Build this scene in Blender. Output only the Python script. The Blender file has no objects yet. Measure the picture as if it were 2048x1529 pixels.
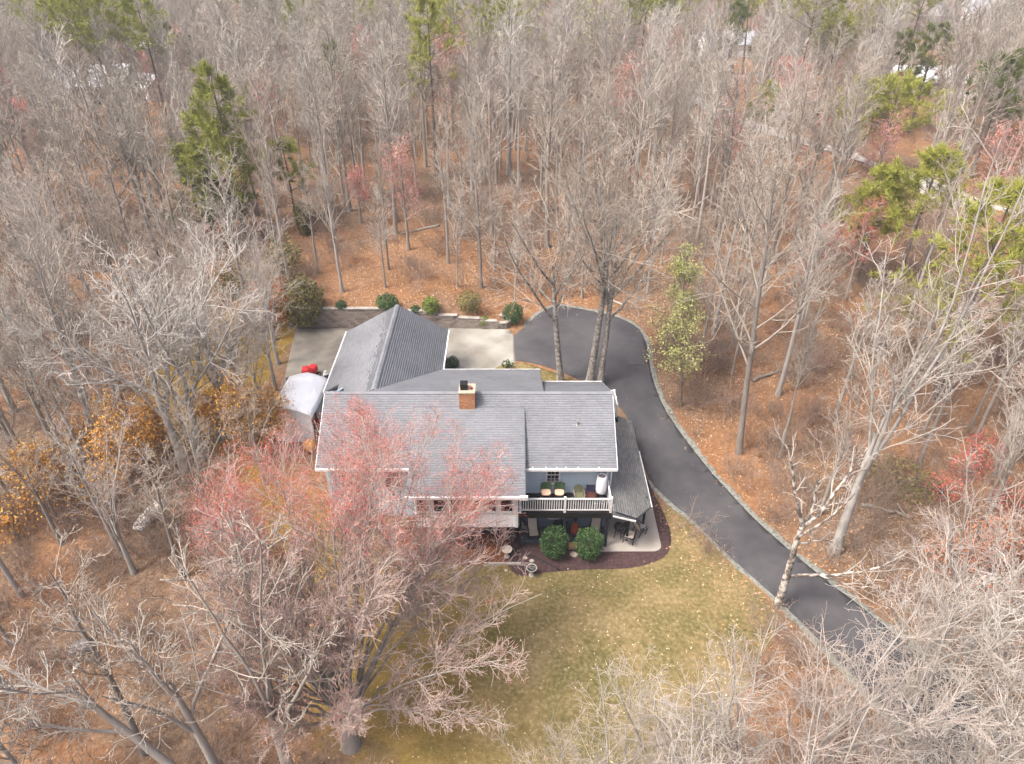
import bpy, bmesh, math, random
import numpy as np
from mathutils import Vector, Matrix, geometry as mgeo

R = math.radians
random.seed(7)
rng = np.random.default_rng(7)
S = bpy.context.scene
COL = S.collection

# ------------------------------------------------------------------ camera, sky, sun, exposure
F_PX, CAM_H = 1450.0, 32.0
PITCH = math.atan(975.0 / F_PX)
CP, SP = math.cos(PITCH), math.sin(PITCH)
cam_d = bpy.data.cameras.new('camera')
cam_d.sensor_width = 36.0
cam_d.lens = F_PX / 2048.0 * 36.0
cam_d.clip_start, cam_d.clip_end = 0.5, 3000.0
cam = bpy.data.objects.new('camera', cam_d)
cam.location = (0, 0, CAM_H)
cam.rotation_euler = (math.pi / 2 - PITCH, 0, 0)
COL.objects.link(cam)
S.camera = cam

SUN_EL, SUN_AZ = R(58), R(244)          # azimuth measured clockwise from +Y
world = bpy.data.worlds.new('World')
S.world = world
world.use_nodes = True
wn = world.node_tree
bg = wn.nodes['Background']
sky = wn.nodes.new('ShaderNodeTexSky')
sky.sky_type = 'NISHITA'
sky.sun_disc = False
sky.sun_elevation = SUN_EL
sky.sun_rotation = SUN_AZ
sky.air_density = 0.55
sky.dust_density = 6.5
sky.ozone_density = 0.3
wn.links.new(sky.outputs[0], bg.inputs[0])
bg.inputs[1].default_value = 0.15
sun_d = bpy.data.lights.new('sun', 'SUN')
sun_d.energy = 1.4
sun_d.angle = R(14)
sun_d.color = (1.0, 0.975, 0.94)
sun = bpy.data.objects.new('sun', sun_d)
sdir = Vector((math.sin(SUN_AZ) * math.cos(SUN_EL), math.cos(SUN_AZ) * math.cos(SUN_EL), math.sin(SUN_EL)))
sun.rotation_euler = sdir.to_track_quat('Z', 'Y').to_euler()
sun.location = sdir * 60
COL.objects.link(sun)
S.view_settings.view_transform = 'Standard'
S.view_settings.look = 'None'
S.view_settings.gamma = 1.0
S.view_settings.use_curve_mapping = False
S.view_settings.exposure = 1.34

# ------------------------------------------------------------------ terrain and pixel helpers
def sm(a, b, x):
    t = np.clip((np.asarray(x, float) - a) / (b - a), 0, 1)
    return t * t * (3 - 2 * t)

def zg(X, Y):
    X = np.asarray(X, float); Y = np.asarray(Y, float)
    w = sm(-11, 2, X)
    z = 2.7 * (sm(21, 41, Y) * (1 - w) + sm(36, 49, Y) * w)
    k = 1.7 * (1 - sm(-6.5, 1.2, X)) * sm(-27, -17, X)
    back = sm(51.5, 51.9, Y)
    z = z + k * back * (1 - 0.7 * sm(52, 68, Y)) + 2.2 * sm(52, 70, Y)
    z = z - 5.0 * sm(85, 230, Y)
    wild = np.maximum(sm(56, 75, Y), sm(17, 30, np.abs(X)))
    z = z + wild * (0.35 * np.sin(X * .17 + 1.3) * np.cos(Y * .13) + 0.22 * np.sin(X * .41 + Y * .33))
    z = z - 0.05 * np.maximum(0, 26 - Y)
    return z

def zf(x, y):
    return float(zg(x, y))

def at(px, py, z):
    u = (px - 1024) / F_PX; v = (py - 764.5) / F_PX
    d = (u, CP - v * SP, -SP - v * CP)
    t = (z - CAM_H) / d[2]
    return Vector((d[0] * t, d[1] * t, z))

def gat(px, py):
    lo = at(px, py, 14.0); hi = at(px, py, -8.0)
    a, prev = 0.0, None
    for i in range(401):
        p = lo.lerp(hi, i / 400)
        d = p.z - zf(p.x, p.y)
        if d < 0:
            break
        prev = p
    q = prev or lo
    for _ in range(20):
        m = q.lerp(p, .5)
        if m.z - zf(m.x, m.y) < 0: p = m
        else: q = m
    return Vector((q.x, q.y, zf(q.x, q.y)))

def pix(X, Y, Z):
    dz = Z - CAM_H
    dep = Y * CP - dz * SP
    return 1024 + F_PX * X / dep, 764.5 - F_PX * (Y * SP + dz * CP) / dep

# ------------------------------------------------------------------ object helpers
def tag(o, label=None, cat=None, group=None, kind=None):
    if label: o['label'] = label
    if cat: o['category'] = cat
    if group: o['group'] = group
    if kind: o['kind'] = kind
    return o

def empty(name, loc, rz=0.0, label=None, cat=None, group=None):
    o = bpy.data.objects.new(name, None)
    o.empty_display_size = 0.3
    o.location = loc; o.rotation_euler = (0, 0, rz)
    COL.objects.link(o)
    return tag(o, label, cat, group)

def link(name, me, parent=None, m=None):
    o = bpy.data.objects.new(name, me)
    if m is not None and not me.materials: me.materials.append(m)
    COL.objects.link(o)
    if parent is not None: o.parent = parent
    return o

def np_mesh(name, V, Fc, mat=None, smooth=False):
    """V (n,3), Fc (m,k)"""
    V = np.ascontiguousarray(V, np.float32); Fc = np.ascontiguousarray(Fc, np.int32)
    me = bpy.data.meshes.new(name)
    me.vertices.add(len(V)); me.vertices.foreach_set('co', V.ravel())
    k = Fc.shape[1]
    me.loops.add(Fc.size); me.loops.foreach_set('vertex_index', Fc.ravel())
    me.polygons.add(len(Fc)); me.polygons.foreach_set('loop_start', np.arange(0, Fc.size, k, dtype=np.int32))
    if smooth: me.polygons.foreach_set('use_smooth', np.ones(len(Fc), bool))
    me.update(calc_edges=True)
    if mat: me.materials.append(mat)
    return me

class MB:
    def __init__(s): s.v = []; s.f = []; s.sm = False
    def box(s, x0, x1, y0, y1, z0, z1, M=None):
        n = len(s.v)
        c = [Vector((x, y, z)) for z in (z0, z1) for x, y in ((x0, y0), (x1, y0), (x1, y1), (x0, y1))]
        if M is not None: c = [M @ p for p in c]
        s.v += [tuple(p) for p in c]
        s.f += [tuple(n + i for i in q) for q in ((3, 2, 1, 0), (4, 5, 6, 7), (0, 1, 5, 4), (1, 2, 6, 5), (2, 3, 7, 6), (3, 0, 4, 7))]
        return s
    def bar(s, a, b, w, h=None, up=(0, 0, 1)):
        a = Vector(a); b = Vector(b); d = (b - a); L = d.length; d.normalize()
        up = Vector(up)
        if abs(d.dot(up)) > .98: up = Vector((0, 1, 0))
        x = d.cross(up).normalized(); u = x.cross(d)
        M = Matrix((x, d, u)).transposed().to_4x4(); M.translation = a
        h = h or w
        return s.box(-w / 2, w / 2, 0, L, -h / 2, h / 2, M)
    def tube(s, pts, r, k=6, cap=True):
        P = [Vector(p) for p in pts]; n0 = len(s.v)
        rr = r if hasattr(r, '__len__') else [r] * len(P)
        for i, p in enumerate(P):
            t = (P[min(i + 1, len(P) - 1)] - P[max(i - 1, 0)]).normalized()
            ref = Vector((0, 0, 1)) if abs(t.z) < .9 else Vector((1, 0, 0))
            u = t.cross(ref).normalized(); w = t.cross(u)
            for j in range(k):
                a = 2 * math.pi * j / k
                s.v.append(tuple(p + (u * math.cos(a) + w * math.sin(a)) * rr[i]))
        for i in range(len(P) - 1):
            for j in range(k):
                s.f.append((n0 + i * k + j, n0 + i * k + (j + 1) % k, n0 + (i + 1) * k + (j + 1) % k, n0 + (i + 1) * k + j))
        if cap:
            s.f.append(tuple(n0 + j for j in reversed(range(k))))
            s.f.append(tuple(n0 + (len(P) - 1) * k + j for j in range(k)))
        return s
    def lathe(s, prof, cx=0, cy=0, k=16, z0=0, ell=1.0):
        n0 = len(s.v)
        for r, z in prof:
            for j in range(k):
                a = 2 * math.pi * j / k
                s.v.append((cx + r * math.cos(a), cy + r * ell * math.sin(a), z0 + z))
        for i in range(len(prof) - 1):
            for j in range(k):
                s.f.append((n0 + i * k + j, n0 + i * k + (j + 1) % k, n0 + (i + 1) * k + (j + 1) % k, n0 + (i + 1) * k + j))
        s.f.append(tuple(n0 + j for j in reversed(range(k))))
        s.f.append(tuple(n0 + (len(prof) - 1) * k + j for j in range(k)))
        return s
    def poly(s, pts):
        n = len(s.v); s.v += [tuple(p) for p in pts]; s.f.append(tuple(range(n, n + len(pts)))); return s
    def slab(s, pts, th):
        """closed prism: top polygon pts, extruded straight down by th"""
        n = len(s.v); m = len(pts)
        s.v += [tuple(p) for p in pts] + [(p[0], p[1], p[2] - th) for p in pts]
        s.f.append(tuple(range(n, n + m))); s.f.append(tuple(range(n + 2 * m - 1, n + m - 1, -1)))
        for i in range(m):
            j = (i + 1) % m
            s.f.append((n + i, n + m + i, n + m + j, n + j))
        return s
    def mesh(s, name, m=None, off=(0, 0, 0), smooth=False, fix=True):
        me = bpy.data.meshes.new(name)
        me.from_pydata([(a - off[0], b - off[1], c - off[2]) for a, b, c in s.v], [], s.f)
        if fix:
            bm = bmesh.new(); bm.from_mesh(me); bmesh.ops.recalc_face_normals(bm, faces=bm.faces[:]); bm.to_mesh(me); bm.free()
        if smooth:
            for p in me.polygons: p.use_smooth = True
        if m: me.materials.append(m)
        return me
    def build(s, name, m, parent=None, off=None, smooth=False, bevel=0):
        if off is None: off = (0, 0, 0)
        o = link(name, s.mesh(name, m, off, smooth), parent)
        if bevel:
            b = o.modifiers.new('bevel', 'BEVEL'); b.width = bevel; b.segments = 2; b.limit_method = 'ANGLE'
        return o

# ------------------------------------------------------------------ materials
def mat(name, cols, scale=3.0, rough=0.85, bump=0.0, bscale=None, vary=None, detail=6.0, coords='Object', spec=0.25, island=None, metal=0.0, stretch=None, obj_cols=None, contrast=(0.32, 0.68)):
    """colour ramp over noise; island: colours picked per mesh island; obj_cols: colour ramp over the object's random number, mixed half"""
    m = bpy.data.materials.new(name); m.use_nodes = True
    nt = m.node_tree; N = nt.nodes; L = nt.links
    b = N['Principled BSDF']
    b.inputs['Roughness'].default_value = rough
    b.inputs['Specular IOR Level'].default_value = spec
    b.inputs['Metallic'].default_value = metal
    tc = N.new('ShaderNodeTexCoord')
    vec = tc.outputs[coords] if coords != 'World' else None
    if coords == 'World':
        g = N.new('ShaderNodeNewGeometry'); vec = g.outputs['Position']
    if stretch:
        mp = N.new('ShaderNodeMapping'); mp.inputs['Scale'].default_value = stretch
        L.new(vec, mp.inputs['Vector']); vec = mp.outputs[0]
    def ramp(cs, src, lo=0.0, hi=1.0, const=False):
        r = N.new('ShaderNodeValToRGB')
        el = r.color_ramp.elements
        if const: r.color_ramp.interpolation = 'CONSTANT'
        for i, c in enumerate(cs):
            t = lo + (hi - lo) * (i / max(1, len(cs) - 1)) if not const else i / len(cs)
            if i < 2: e = el[i]; e.position = t
            else: e = el.new(t)
            e.color = (*c, 1)
        L.new(src, r.inputs[0]); return r.outputs[0]
    nz = N.new('ShaderNodeTexNoise'); nz.inputs['Scale'].default_value = scale; nz.inputs['Detail'].default_value = detail
    L.new(vec, nz.inputs['Vector'])
    if len(cols) > 1: col = ramp(cols, nz.outputs['Fac'], *contrast)
    else:
        rg = N.new('ShaderNodeRGB'); rg.outputs[0].default_value = (*cols[0], 1); col = rg.outputs[0]
    def mix(a, bb, f, mode='MIX'):
        x = N.new('ShaderNodeMix'); x.data_type = 'RGBA'; x.blend_type = mode
        if isinstance(f, float): x.inputs[0].default_value = f
        else: L.new(f, x.inputs[0])
        L.new(a, x.inputs[6]); L.new(bb, x.inputs[7]); return x.outputs[2]
    if island:
        g = N.new('ShaderNodeNewGeometry')
        col = mix(col, ramp(island, g.outputs['Random Per Island'], const=True), 0.75)
    if obj_cols:
        oi = N.new('ShaderNodeObjectInfo')
        col = mix(col, ramp(obj_cols, oi.outputs['Random']), 0.6)
    if vary:   # slow large-scale tint
        n2 = N.new('ShaderNodeTexNoise'); n2.inputs['Scale'].default_value = vary[0]; n2.inputs['Detail'].default_value = 3
        L.new(vec, n2.inputs['Vector'])
        col = mix(col, ramp(vary[1], n2.outputs['Fac'], .35, .65), vary[2])
    L.new(col, b.inputs['Base Color'])
    if bump:
        n3 = N.new('ShaderNodeTexNoise'); n3.inputs['Scale'].default_value = bscale or scale * 3; n3.inputs['Detail'].default_value = 4
        L.new(vec, n3.inputs['Vector'])
        bp = N.new('ShaderNodeBump'); bp.inputs['Strength'].default_value = bump; bp.inputs['Distance'].default_value = 0.05
        L.new(n3.outputs['Fac'], bp.inputs['Height']); L.new(bp.outputs[0], b.inputs['Normal'])
    return m

def plain(name, c, rough=0.6, spec=0.3, metal=0.0):
    lo = tuple(v * .9 for v in c); hi = tuple(min(.95, v * 1.08) for v in c)
    return mat(name, [lo, hi], 5.0, rough, spec=spec, metal=metal)

M = {}
M['white'] = mat('white_paint', [(.62, .62, .615), (.72, .72, .715)], 4, .5)
M['siding_white'] = mat('white_siding', [(.80, .805, .815), (.86, .86, .865)], 2, .5)
M['blue'] = mat('blue_siding', [(.40, .50, .56), (.46, .55, .61)], 3, .6)
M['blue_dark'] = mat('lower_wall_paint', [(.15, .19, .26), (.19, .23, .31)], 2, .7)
M['shingle'] = mat('grey_shingle', [(.175, .184, .20), (.235, .245, .262)], 14, .92, island=[(.165, .174, .19), (.20, .21, .226), (.235, .245, .262), (.185, .194, .21), (.215, .225, .24), (.14, .148, .163), (.205, .214, .23)], vary=(.5, [(.155, .16, .168), (.235, .245, .262)], .5))
M['shingle_old'] = mat('weathered_shingle', [(.18, .178, .16), (.30, .295, .27)], 5, .95, island=[(.19, .187, .165), (.25, .245, .22), (.30, .29, .26), (.15, .148, .132)], vary=(.8, [(.16, .158, .135), (.31, .30, .265)], .4))
M['painted_shadow_band'] = mat('shingle_shadow_band', [(.13, .137, .15), (.17, .178, .192)], 9, .95)  # dark granule band on each tab's upper part; course shadow painted into colour
M['shingle_base'] = plain('roof_underlay', (.10, .105, .115), .95)
M['dark'] = plain('dark_deck_stain', (.018, .018, .021), .7)
M['black'] = plain('black_metal', (.012, .012, .013), .5)
M['brick'] = mat('chimney_brick', [(.36, .17, .085), (.50, .25, .13)], 8, .9, island=[(.32, .14, .07), (.42, .20, .10), (.52, .27, .14), (.36, .19, .11), (.46, .21, .09)])
M['mortar'] = plain('mortar', (.42, .36, .28), .95)
M['stone_cap'] = mat('cream_stone', [(.36, .29, .215), (.48, .40, .31)], 6, .9)
M['glass'] = mat('window_glass', [(.012, .012, .015)], 1, .08, spec=.5)
M['concrete'] = mat('stained_concrete', [(.19, .178, .15), (.28, .268, .235), (.33, .318, .285)], .8, .9, bump=.15, bscale=18, coords='World', vary=(.35, [(.15, .135, .11), (.34, .33, .295)], .55), detail=9)
M['concrete_warm'] = mat('pale_concrete', [(.29, .262, .23), (.37, .338, .30)], .8, .9, bump=.1, bscale=20, coords='World')
M['concrete_grey'] = mat('weathered_concrete', [(.14, .125, .105), (.26, .24, .20)], .6, .9, bump=.15, bscale=18, coords='World')
M['asphalt'] = mat('asphalt', [(.042, .041, .045), (.07, .068, .074)], 1.6, .8, bump=.3, bscale=40, coords='World', vary=(.22, [(.036, .035, .040), (.10, .097, .098)], .6))
M['gravel'] = mat('edge_gravel', [(.10, .105, .09), (.19, .195, .17), (.26, .26, .23)], 5, .95, bump=.6, bscale=25, coords='World')
M['mulch'] = mat('dark_mulch', [(.045, .026, .026), (.085, .05, .048)], 5, .95, bump=.6, bscale=20, coords='World')
M['straw'] = mat('orange_straw', [(.12, .042, .02), (.20, .08, .034)], 4, .95, bump=.6, bscale=20, coords='World')
M['block'] = mat('retaining_block', [(.20, .165, .14), (.29, .25, .215)], 5, .95, bump=.3, island=None, obj_cols=[(.15, .12, .105), (.26, .22, .19), (.34, .29, .25)])
M['cap'] = mat('pale_cap_stone', [(.27, .245, .21), (.38, .35, .31)], 4, .9)
M['road'] = mat('lane_surface', [(.33, .30, .28), (.42, .39, .37)], .6, .9, coords='World')
M['tarp'] = mat('white_tarp', [(.80, .81, .83), (.88, .885, .90)], 1.2, .5, bump=.4, bscale=2.2, spec=.4)
M['tarp_side'] = mat('pale_tarp_side', [(.70, .75, .78), (.80, .84, .86)], 1.5, .5, bump=.3, bscale=2.5)
M['red'] = mat('red_tarp', [(.52, .02, .025), (.72, .05, .05)], 3, .45, bump=.5, bscale=4)
M['sling'] = mat('beige_sling', [(.50, .43, .36), (.60, .53, .45)], 9, .8)
M['sling_grey'] = plain('grey_sling', (.33, .31, .29), .8)
M['seat_pink'] = plain('pale_tan_seat', (.66, .43, .31), .7)
M['green_back'] = mat('green_canvas', [(.025, .06, .03), (.05, .10, .05)], 8, .8)
M['wood_red'] = plain('red_brown_wood', (.085, .028, .022), .6)
M['olive'] = mat('olive_weave', [(.10, .105, .055), (.17, .165, .09)], 14, .8)
M['navy'] = plain('navy_cloth', (.03, .03, .06), .8)
M['terracotta'] = plain('terracotta', (.25, .05, .03), .7)
M['green_table'] = plain('dark_green_metal', (.022, .045, .05), .4)
M['basin'] = mat('pale_stone', [(.36, .325, .28), (.50, .465, .415)], 6, .9)
M['lichen'] = mat('lichen_rock', [(.35, .30, .25), (.55, .45, .38)], 6, .9)
M['leafwater'] = plain('dark_water', (.03, .045, .045), .2)
M['pot'] = mat('ochre_clay', [(.46, .22, .07), (.62, .33, .12)], 4, .7)
M['yellow'] = plain('pale_yellow', (.75, .70, .38), .5)
M['plastic_dark'] = plain('dark_plastic', (.03, .035, .04), .5)
M['canoe'] = mat('white_hull', [(.72, .69, .67), (.84, .82, .80)], 3, .5)
M['greytarp'] = mat('grey_cover', [(.20, .20, .23), (.30, .30, .33)], 2, .6, bump=.3, bscale=3)

GREY = [(.30, .27, .245), (.40, .365, .34), (.48, .45, .43)]
M['bark'] = mat('grey_bark', [(.21, .185, .15), (.37, .34, .295)], 5, .95, bump=.4, bscale=14, stretch=(1, 1, .25), obj_cols=[(.17, .15, .13), (.30, .275, .245), (.42, .40, .37)])
M['bark_pale'] = mat('pale_bark', [(.22, .205, .18), (.42, .40, .37)], 4, .9, bump=.3, bscale=10, stretch=(1, 1, .3))
M['bark_mottled'] = mat('mottled_bark', [(.11, .09, .075), (.21, .18, .15), (.42, .39, .345), (.52, .49, .44)], 3.2, .9, bump=.3, bscale=9, contrast=(.40, .62), detail=3)
M['bark_speckled'] = mat('speckled_bark', [(.13, .115, .10), (.24, .22, .19), (.36, .335, .295)], 5, .9, bump=.3, bscale=9, contrast=(.36, .64), detail=4)
M['bark_dark'] = mat('dark_bark', [(.10, .08, .065), (.20, .165, .14)], 5, .95, bump=.4, bscale=14, stretch=(1, 1, .25))
M['twig'] = mat('grey_twig', [(.31, .275, .225), (.44, .40, .345)], 2, .9, obj_cols=[(.22, .18, .14), (.32, .28, .23), (.42, .38, .325), (.32, .245, .19), (.52, .49, .44)])
M['twig_pale'] = mat('pale_twig', [(.35, .315, .27), (.51, .475, .425)], 2, .9, obj_cols=[(.29, .25, .205), (.42, .385, .335), (.54, .515, .47)])
M['twig_red'] = mat('reddish_twig', [(.36, .245, .205), (.46, .34, .295)], 1.5, .9)
M['twig_mauve'] = mat('grey_mauve_twig', [(.33, .275, .235), (.45, .39, .345)], 1.5, .9)
M['twig_brown'] = mat('brown_twig', [(.22, .165, .125), (.34, .27, .22)], 2, .9, obj_cols=[(.2, .14, .10), (.33, .26, .21), (.36, .23, .18)])
M['bud_red'] = mat('red_bud', [(.54, .09, .07), (.64, .17, .13)], 1.2, .8, island=[(.54, .08, .06), (.63, .14, .10), (.48, .085, .08), (.62, .22, .17)])
M['bud_pink'] = mat('pink_bud', [(.48, .22, .18), (.58, .30, .25)], 1.2, .8, island=[(.50, .20, .15), (.58, .28, .22), (.44, .20, .18)])
M['needle'] = mat('pine_needle', [(.18, .205, .035), (.33, .345, .06)], 1.2, .75, island=[(.16, .185, .03), (.27, .29, .045), (.40, .41, .08), (.21, .24, .04)], obj_cols=[(.19, .205, .04), (.34, .34, .065)])
M['needle_dark'] = mat('cedar_needle', [(.08, .11, .03), (.15, .18, .05)], 1.2, .8, island=[(.08, .105, .03), (.13, .155, .042), (.18, .20, .055)])
M['leaf_yg'] = mat('young_leaf', [(.30, .33, .10), (.42, .43, .17)], 1.5, .7, island=[(.28, .31, .09), (.38, .39, .15), (.46, .45, .2)])
M['leaf_orange'] = mat('dry_leaf', [(.50, .21, .05), (.62, .30, .09)], 1.5, .8, island=[(.54, .25, .03), (.62, .34, .05), (.46, .22, .045), (.64, .42, .12)])
M['leaf_rust'] = mat('rust_leaf', [(.42, .14, .07), (.5, .2, .1)], 1.5, .8, island=[(.42, .13, .06), (.5, .22, .1), (.38, .16, .09)])
M['leaf_green'] = mat('evergreen_leaf', [(.03, .075, .022), (.07, .13, .04)], 2, .6, island=[(.028, .07, .02), (.05, .105, .03), (.085, .15, .05), (.06, .11, .04)])
M['leaf_dgreen'] = mat('boxwood_leaf', [(.022, .055, .018), (.05, .095, .03)], 2, .6, island=[(.02, .05, .016), (.04, .085, .026), (.065, .12, .04)])
M['leaf_lime'] = mat('lime_leaf', [(.13, .18, .03), (.22, .27, .05)], 2, .6, island=[(.12, .17, .03), (.2, .25, .05), (.16, .21, .04)])
M['leaf_olive'] = mat('olive_leaf', [(.12, .11, .03), (.21, .19, .06)], 2, .7, island=[(.09, .095, .03), (.16, .15, .045), (.24, .20, .07)])
M['litter'] = mat('fallen_leaf', [(.30, .17, .085), (.4, .25, .14)], 1, .85, island=[(.24, .12, .06), (.32, .17, .085), (.42, .27, .15), (.56, .41, .27), (.16, .08, .042), (.28, .15, .075), (.36, .21, .11), (.22, .10, .055)])
M['litter_pale'] = mat('pale_fallen_leaf', [(.68, .58, .36), (.72, .64, .44)], 1, .8, island=[(.70, .58, .34), (.62, .48, .26), (.74, .68, .50), (.55, .42, .2)])

def ground_material():
    m = bpy.data.materials.new('ground_cover'); m.use_nodes = True
    nt = m.node_tree; N = nt.nodes; L = nt.links
    b = N['Principled BSDF']; b.inputs['Roughness'].default_value = .95; b.inputs['Specular IOR Level'].default_value = .1
    g = N.new('ShaderNodeNewGeometry')
    def noise(sc, d=5):
        n = N.new('ShaderNodeTexNoise'); n.inputs['Scale'].default_value = sc; n.inputs['Detail'].default_value = d
        L.new(g.outputs['Position'], n.inputs['Vector']); return n.outputs['Fac']
    def ramp(src, st):
        r = N.new('ShaderNodeValToRGB'); el = r.color_ramp.elements
        for i, (t, c) in enumerate(st):
            e = el[i] if i < 2 else el.new(t)
            e.position = t; e.color = (*c, 1)
        L.new(src, r.inputs[0]); return r.outputs[0]
    def mix(a, bb, f, mode='MIX'):
        x = N.new('ShaderNodeMix'); x.data_type = 'RGBA'; x.blend_type = mode
        if isinstance(f, float): x.inputs[0].default_value = f
        else: L.new(f, x.inputs[0])
        L.new(a, x.inputs[6]); L.new(bb, x.inputs[7]); return x.outputs[2]
    leaf = ramp(noise(3.5, 8), [(.32, (.075, .045, .029)), (.47, (.15, .088, .052)), (.58, (.225, .135, .08)), (.70, (.32, .215, .14))])
    vor = N.new('ShaderNodeTexVoronoi'); vor.inputs['Scale'].default_value = 7.0
    L.new(g.outputs['Position'], vor.inputs['Vector'])
    leaf = mix(leaf, ramp(vor.outputs['Color'], [(.2, (.10, .055, .032)), (.55, (.21, .122, .07)), (.85, (.40, .28, .175))]), .45)
    leaf = mix(leaf, ramp(noise(.11, 4), [(.34, (.125, .10, .075)), (.47, (.17, .11, .07)), (.56, (.29, .125, .045)), (.66, (.36, .195, .10))]), .5)
    wa = N.new('ShaderNodeAttribute'); wa.attribute_name = 'warm'
    greyer = ramp(noise(2.6, 8), [(.32, (.07, .052, .04)), (.5, (.165, .125, .095)), (.68, (.29, .235, .185))])
    cool = mix(leaf, greyer, .18)
    leaf = mix(cool, leaf, wa.outputs['Fac'])
    grass = ramp(noise(5.0, 9), [(.30, (.065, .052, .022)), (.45, (.14, .112, .048)), (.57, (.215, .168, .08)), (.70, (.37, .29, .165))])
    grass = mix(grass, ramp(noise(.35, 5), [(.38, (.105, .098, .034)), (.52, (.195, .148, .066)), (.66, (.30, .228, .12))]), .5)
    ga = N.new('ShaderNodeAttribute'); ga.attribute_name = 'gold'
    grass = mix(grass, ramp(noise(.8, 5), [(.35, (.16, .105, .02)), (.65, (.28, .175, .04))]), ga.outputs['Fac'])
    la = N.new('ShaderNodeAttribute'); la.attribute_name = 'lawn'
    ad = N.new('ShaderNodeMath'); ad.operation = 'ADD'
    L.new(la.outputs['Fac'], ad.inputs[0])
    mu = N.new('ShaderNodeMath'); mu.operation = 'MULTIPLY_ADD'; mu.inputs[1].default_value = 1.1; mu.inputs[2].default_value = -.55
    L.new(noise(.9, 6), mu.inputs[0]); L.new(mu.outputs[0], ad.inputs[1])
    rr = N.new('ShaderNodeMapRange'); rr.inputs[1].default_value = .35; rr.inputs[2].default_value = .65
    L.new(ad.outputs[0], rr.inputs[0])
    col = mix(leaf, grass, rr.outputs[0])
    L.new(col, b.inputs['Base Color'])
    bp = N.new('ShaderNodeBump'); bp.inputs['Strength'].default_value = .7; bp.inputs['Distance'].default_value = .08
    L.new(noise(9, 6), bp.inputs['Height']); L.new(bp.outputs[0], b.inputs['Normal'])
    return m
M['ground'] = ground_material()

# ------------------------------------------------------------------ ground sheets
def attr(me, name, vals):
    a = me.attributes.new(name, 'FLOAT', 'POINT'); a.data.foreach_set('value', np.asarray(vals, np.float32))

def axis(lo, a, b, hi, fine, coarse):
    return np.concatenate([np.arange(lo, a, coarse), np.arange(a, b, fine), np.arange(b, hi + coarse, coarse)])
gx = axis(-900, -42, 42, 900, .6, 12.0)
gy = np.concatenate([np.arange(-60, 8, 4.0), np.arange(8, 72, .5), np.arange(72, 130, 2.0), np.arange(130, 1500, 15.0)])
GX, GY = np.meshgrid(gx, gy)
V = np.stack([GX, GY, zg(GX, GY)], -1).reshape(-1, 3)
nx, ny = len(gx), len(gy)
ii = (np.arange(ny - 1)[:, None] * nx + np.arange(nx - 1)[None]).ravel()
me = np_mesh('ground', V, np.stack([ii, ii + 1, ii + nx + 1, ii + nx], -1), M['ground'], True)
def warmth(X, Y):
    return np.clip(np.exp(-((X + 1) / 17) ** 2 - ((Y - 56) / 9) ** 2) + .75 * np.exp(-((X - 14) / 6) ** 2 - ((Y - 38) / 12) ** 2) + .5 * np.exp(-((X + 22) / 9) ** 2 - ((Y - 27) / 7) ** 2), 0, 1)
attr(me, 'lawn', np.zeros(len(V))); attr(me, 'gold', np.zeros(len(V))); attr(me, 'warm', warmth(V[:, 0], V[:, 1]))
tag(link('ground', me), kind='structure')

def drape(name, poly, m, off, step=.5, kind='structure', skirt=.06, keep_z=None):
    """polygon of (x, y) laid over the terrain, cut into a grid, with a short skirt at its rim"""
    bm = bmesh.new()
    vs = [bm.verts.new((p[0], p[1], 0)) for p in poly]
    bm.faces.new(vs)
    bmesh.ops.triangulate(bm, faces=bm.faces[:])
    xs = [p[0] for p in poly]; ys = [p[1] for p in poly]
    for ax, lo, hi in ((0, min(xs), max(xs)), (1, min(ys), max(ys))):
        t = math.ceil(lo / step) * step
        while t < hi:
            co = (t, 0, 0) if ax == 0 else (0, t, 0); no = (1, 0, 0) if ax == 0 else (0, 1, 0)
            bmesh.ops.bisect_plane(bm, geom=bm.verts[:] + bm.edges[:] + bm.faces[:], plane_co=co, plane_no=no)
            t += step
    for v in bm.verts:
        v.co.z = (zf(v.co.x, v.co.y) + off) if keep_z is None else keep_z
    for f in bm.faces:
        if f.normal.z < 0: f.normal_flip()
    if skirt:
        rim = [e for e in bm.edges if len(e.link_faces) == 1]
        ex = bmesh.ops.extrude_edge_only(bm, edges=rim)
        for v in [g for g in ex['geom'] if isinstance(g, bmesh.types.BMVert)]: v.co.z -= skirt
        bmesh.ops.recalc_face_normals(bm, faces=bm.faces[:])
    me = bpy.data.meshes.new(name); bm.to_mesh(me); bm.free()
    for p in me.polygons: p.use_smooth = abs(p.normal.z) > .5
    me.materials.append(m)
    o = link(name, me)
    return tag(o, kind=kind)

def smooth_line(pts, n=4):
    """Catmull-Rom through pts"""
    P = [Vector(p[:2]) for p in pts]; out = []
    for i in range(len(P) - 1):
        a, b, c, d = P[max(i - 1, 0)], P[i], P[i + 1], P[min(i + 2, len(P) - 1)]
        for k in range(n):
            t = k / n
            out.append(.5 * ((2 * b) + (c - a) * t + (2 * a - 5 * b + 4 * c - d) * t * t + (3 * b - a - 3 * c + d) * t ** 3))
    out.append(P[-1]); return out

def G(pts): return [gat(*p).to_2d() for p in pts]

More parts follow.
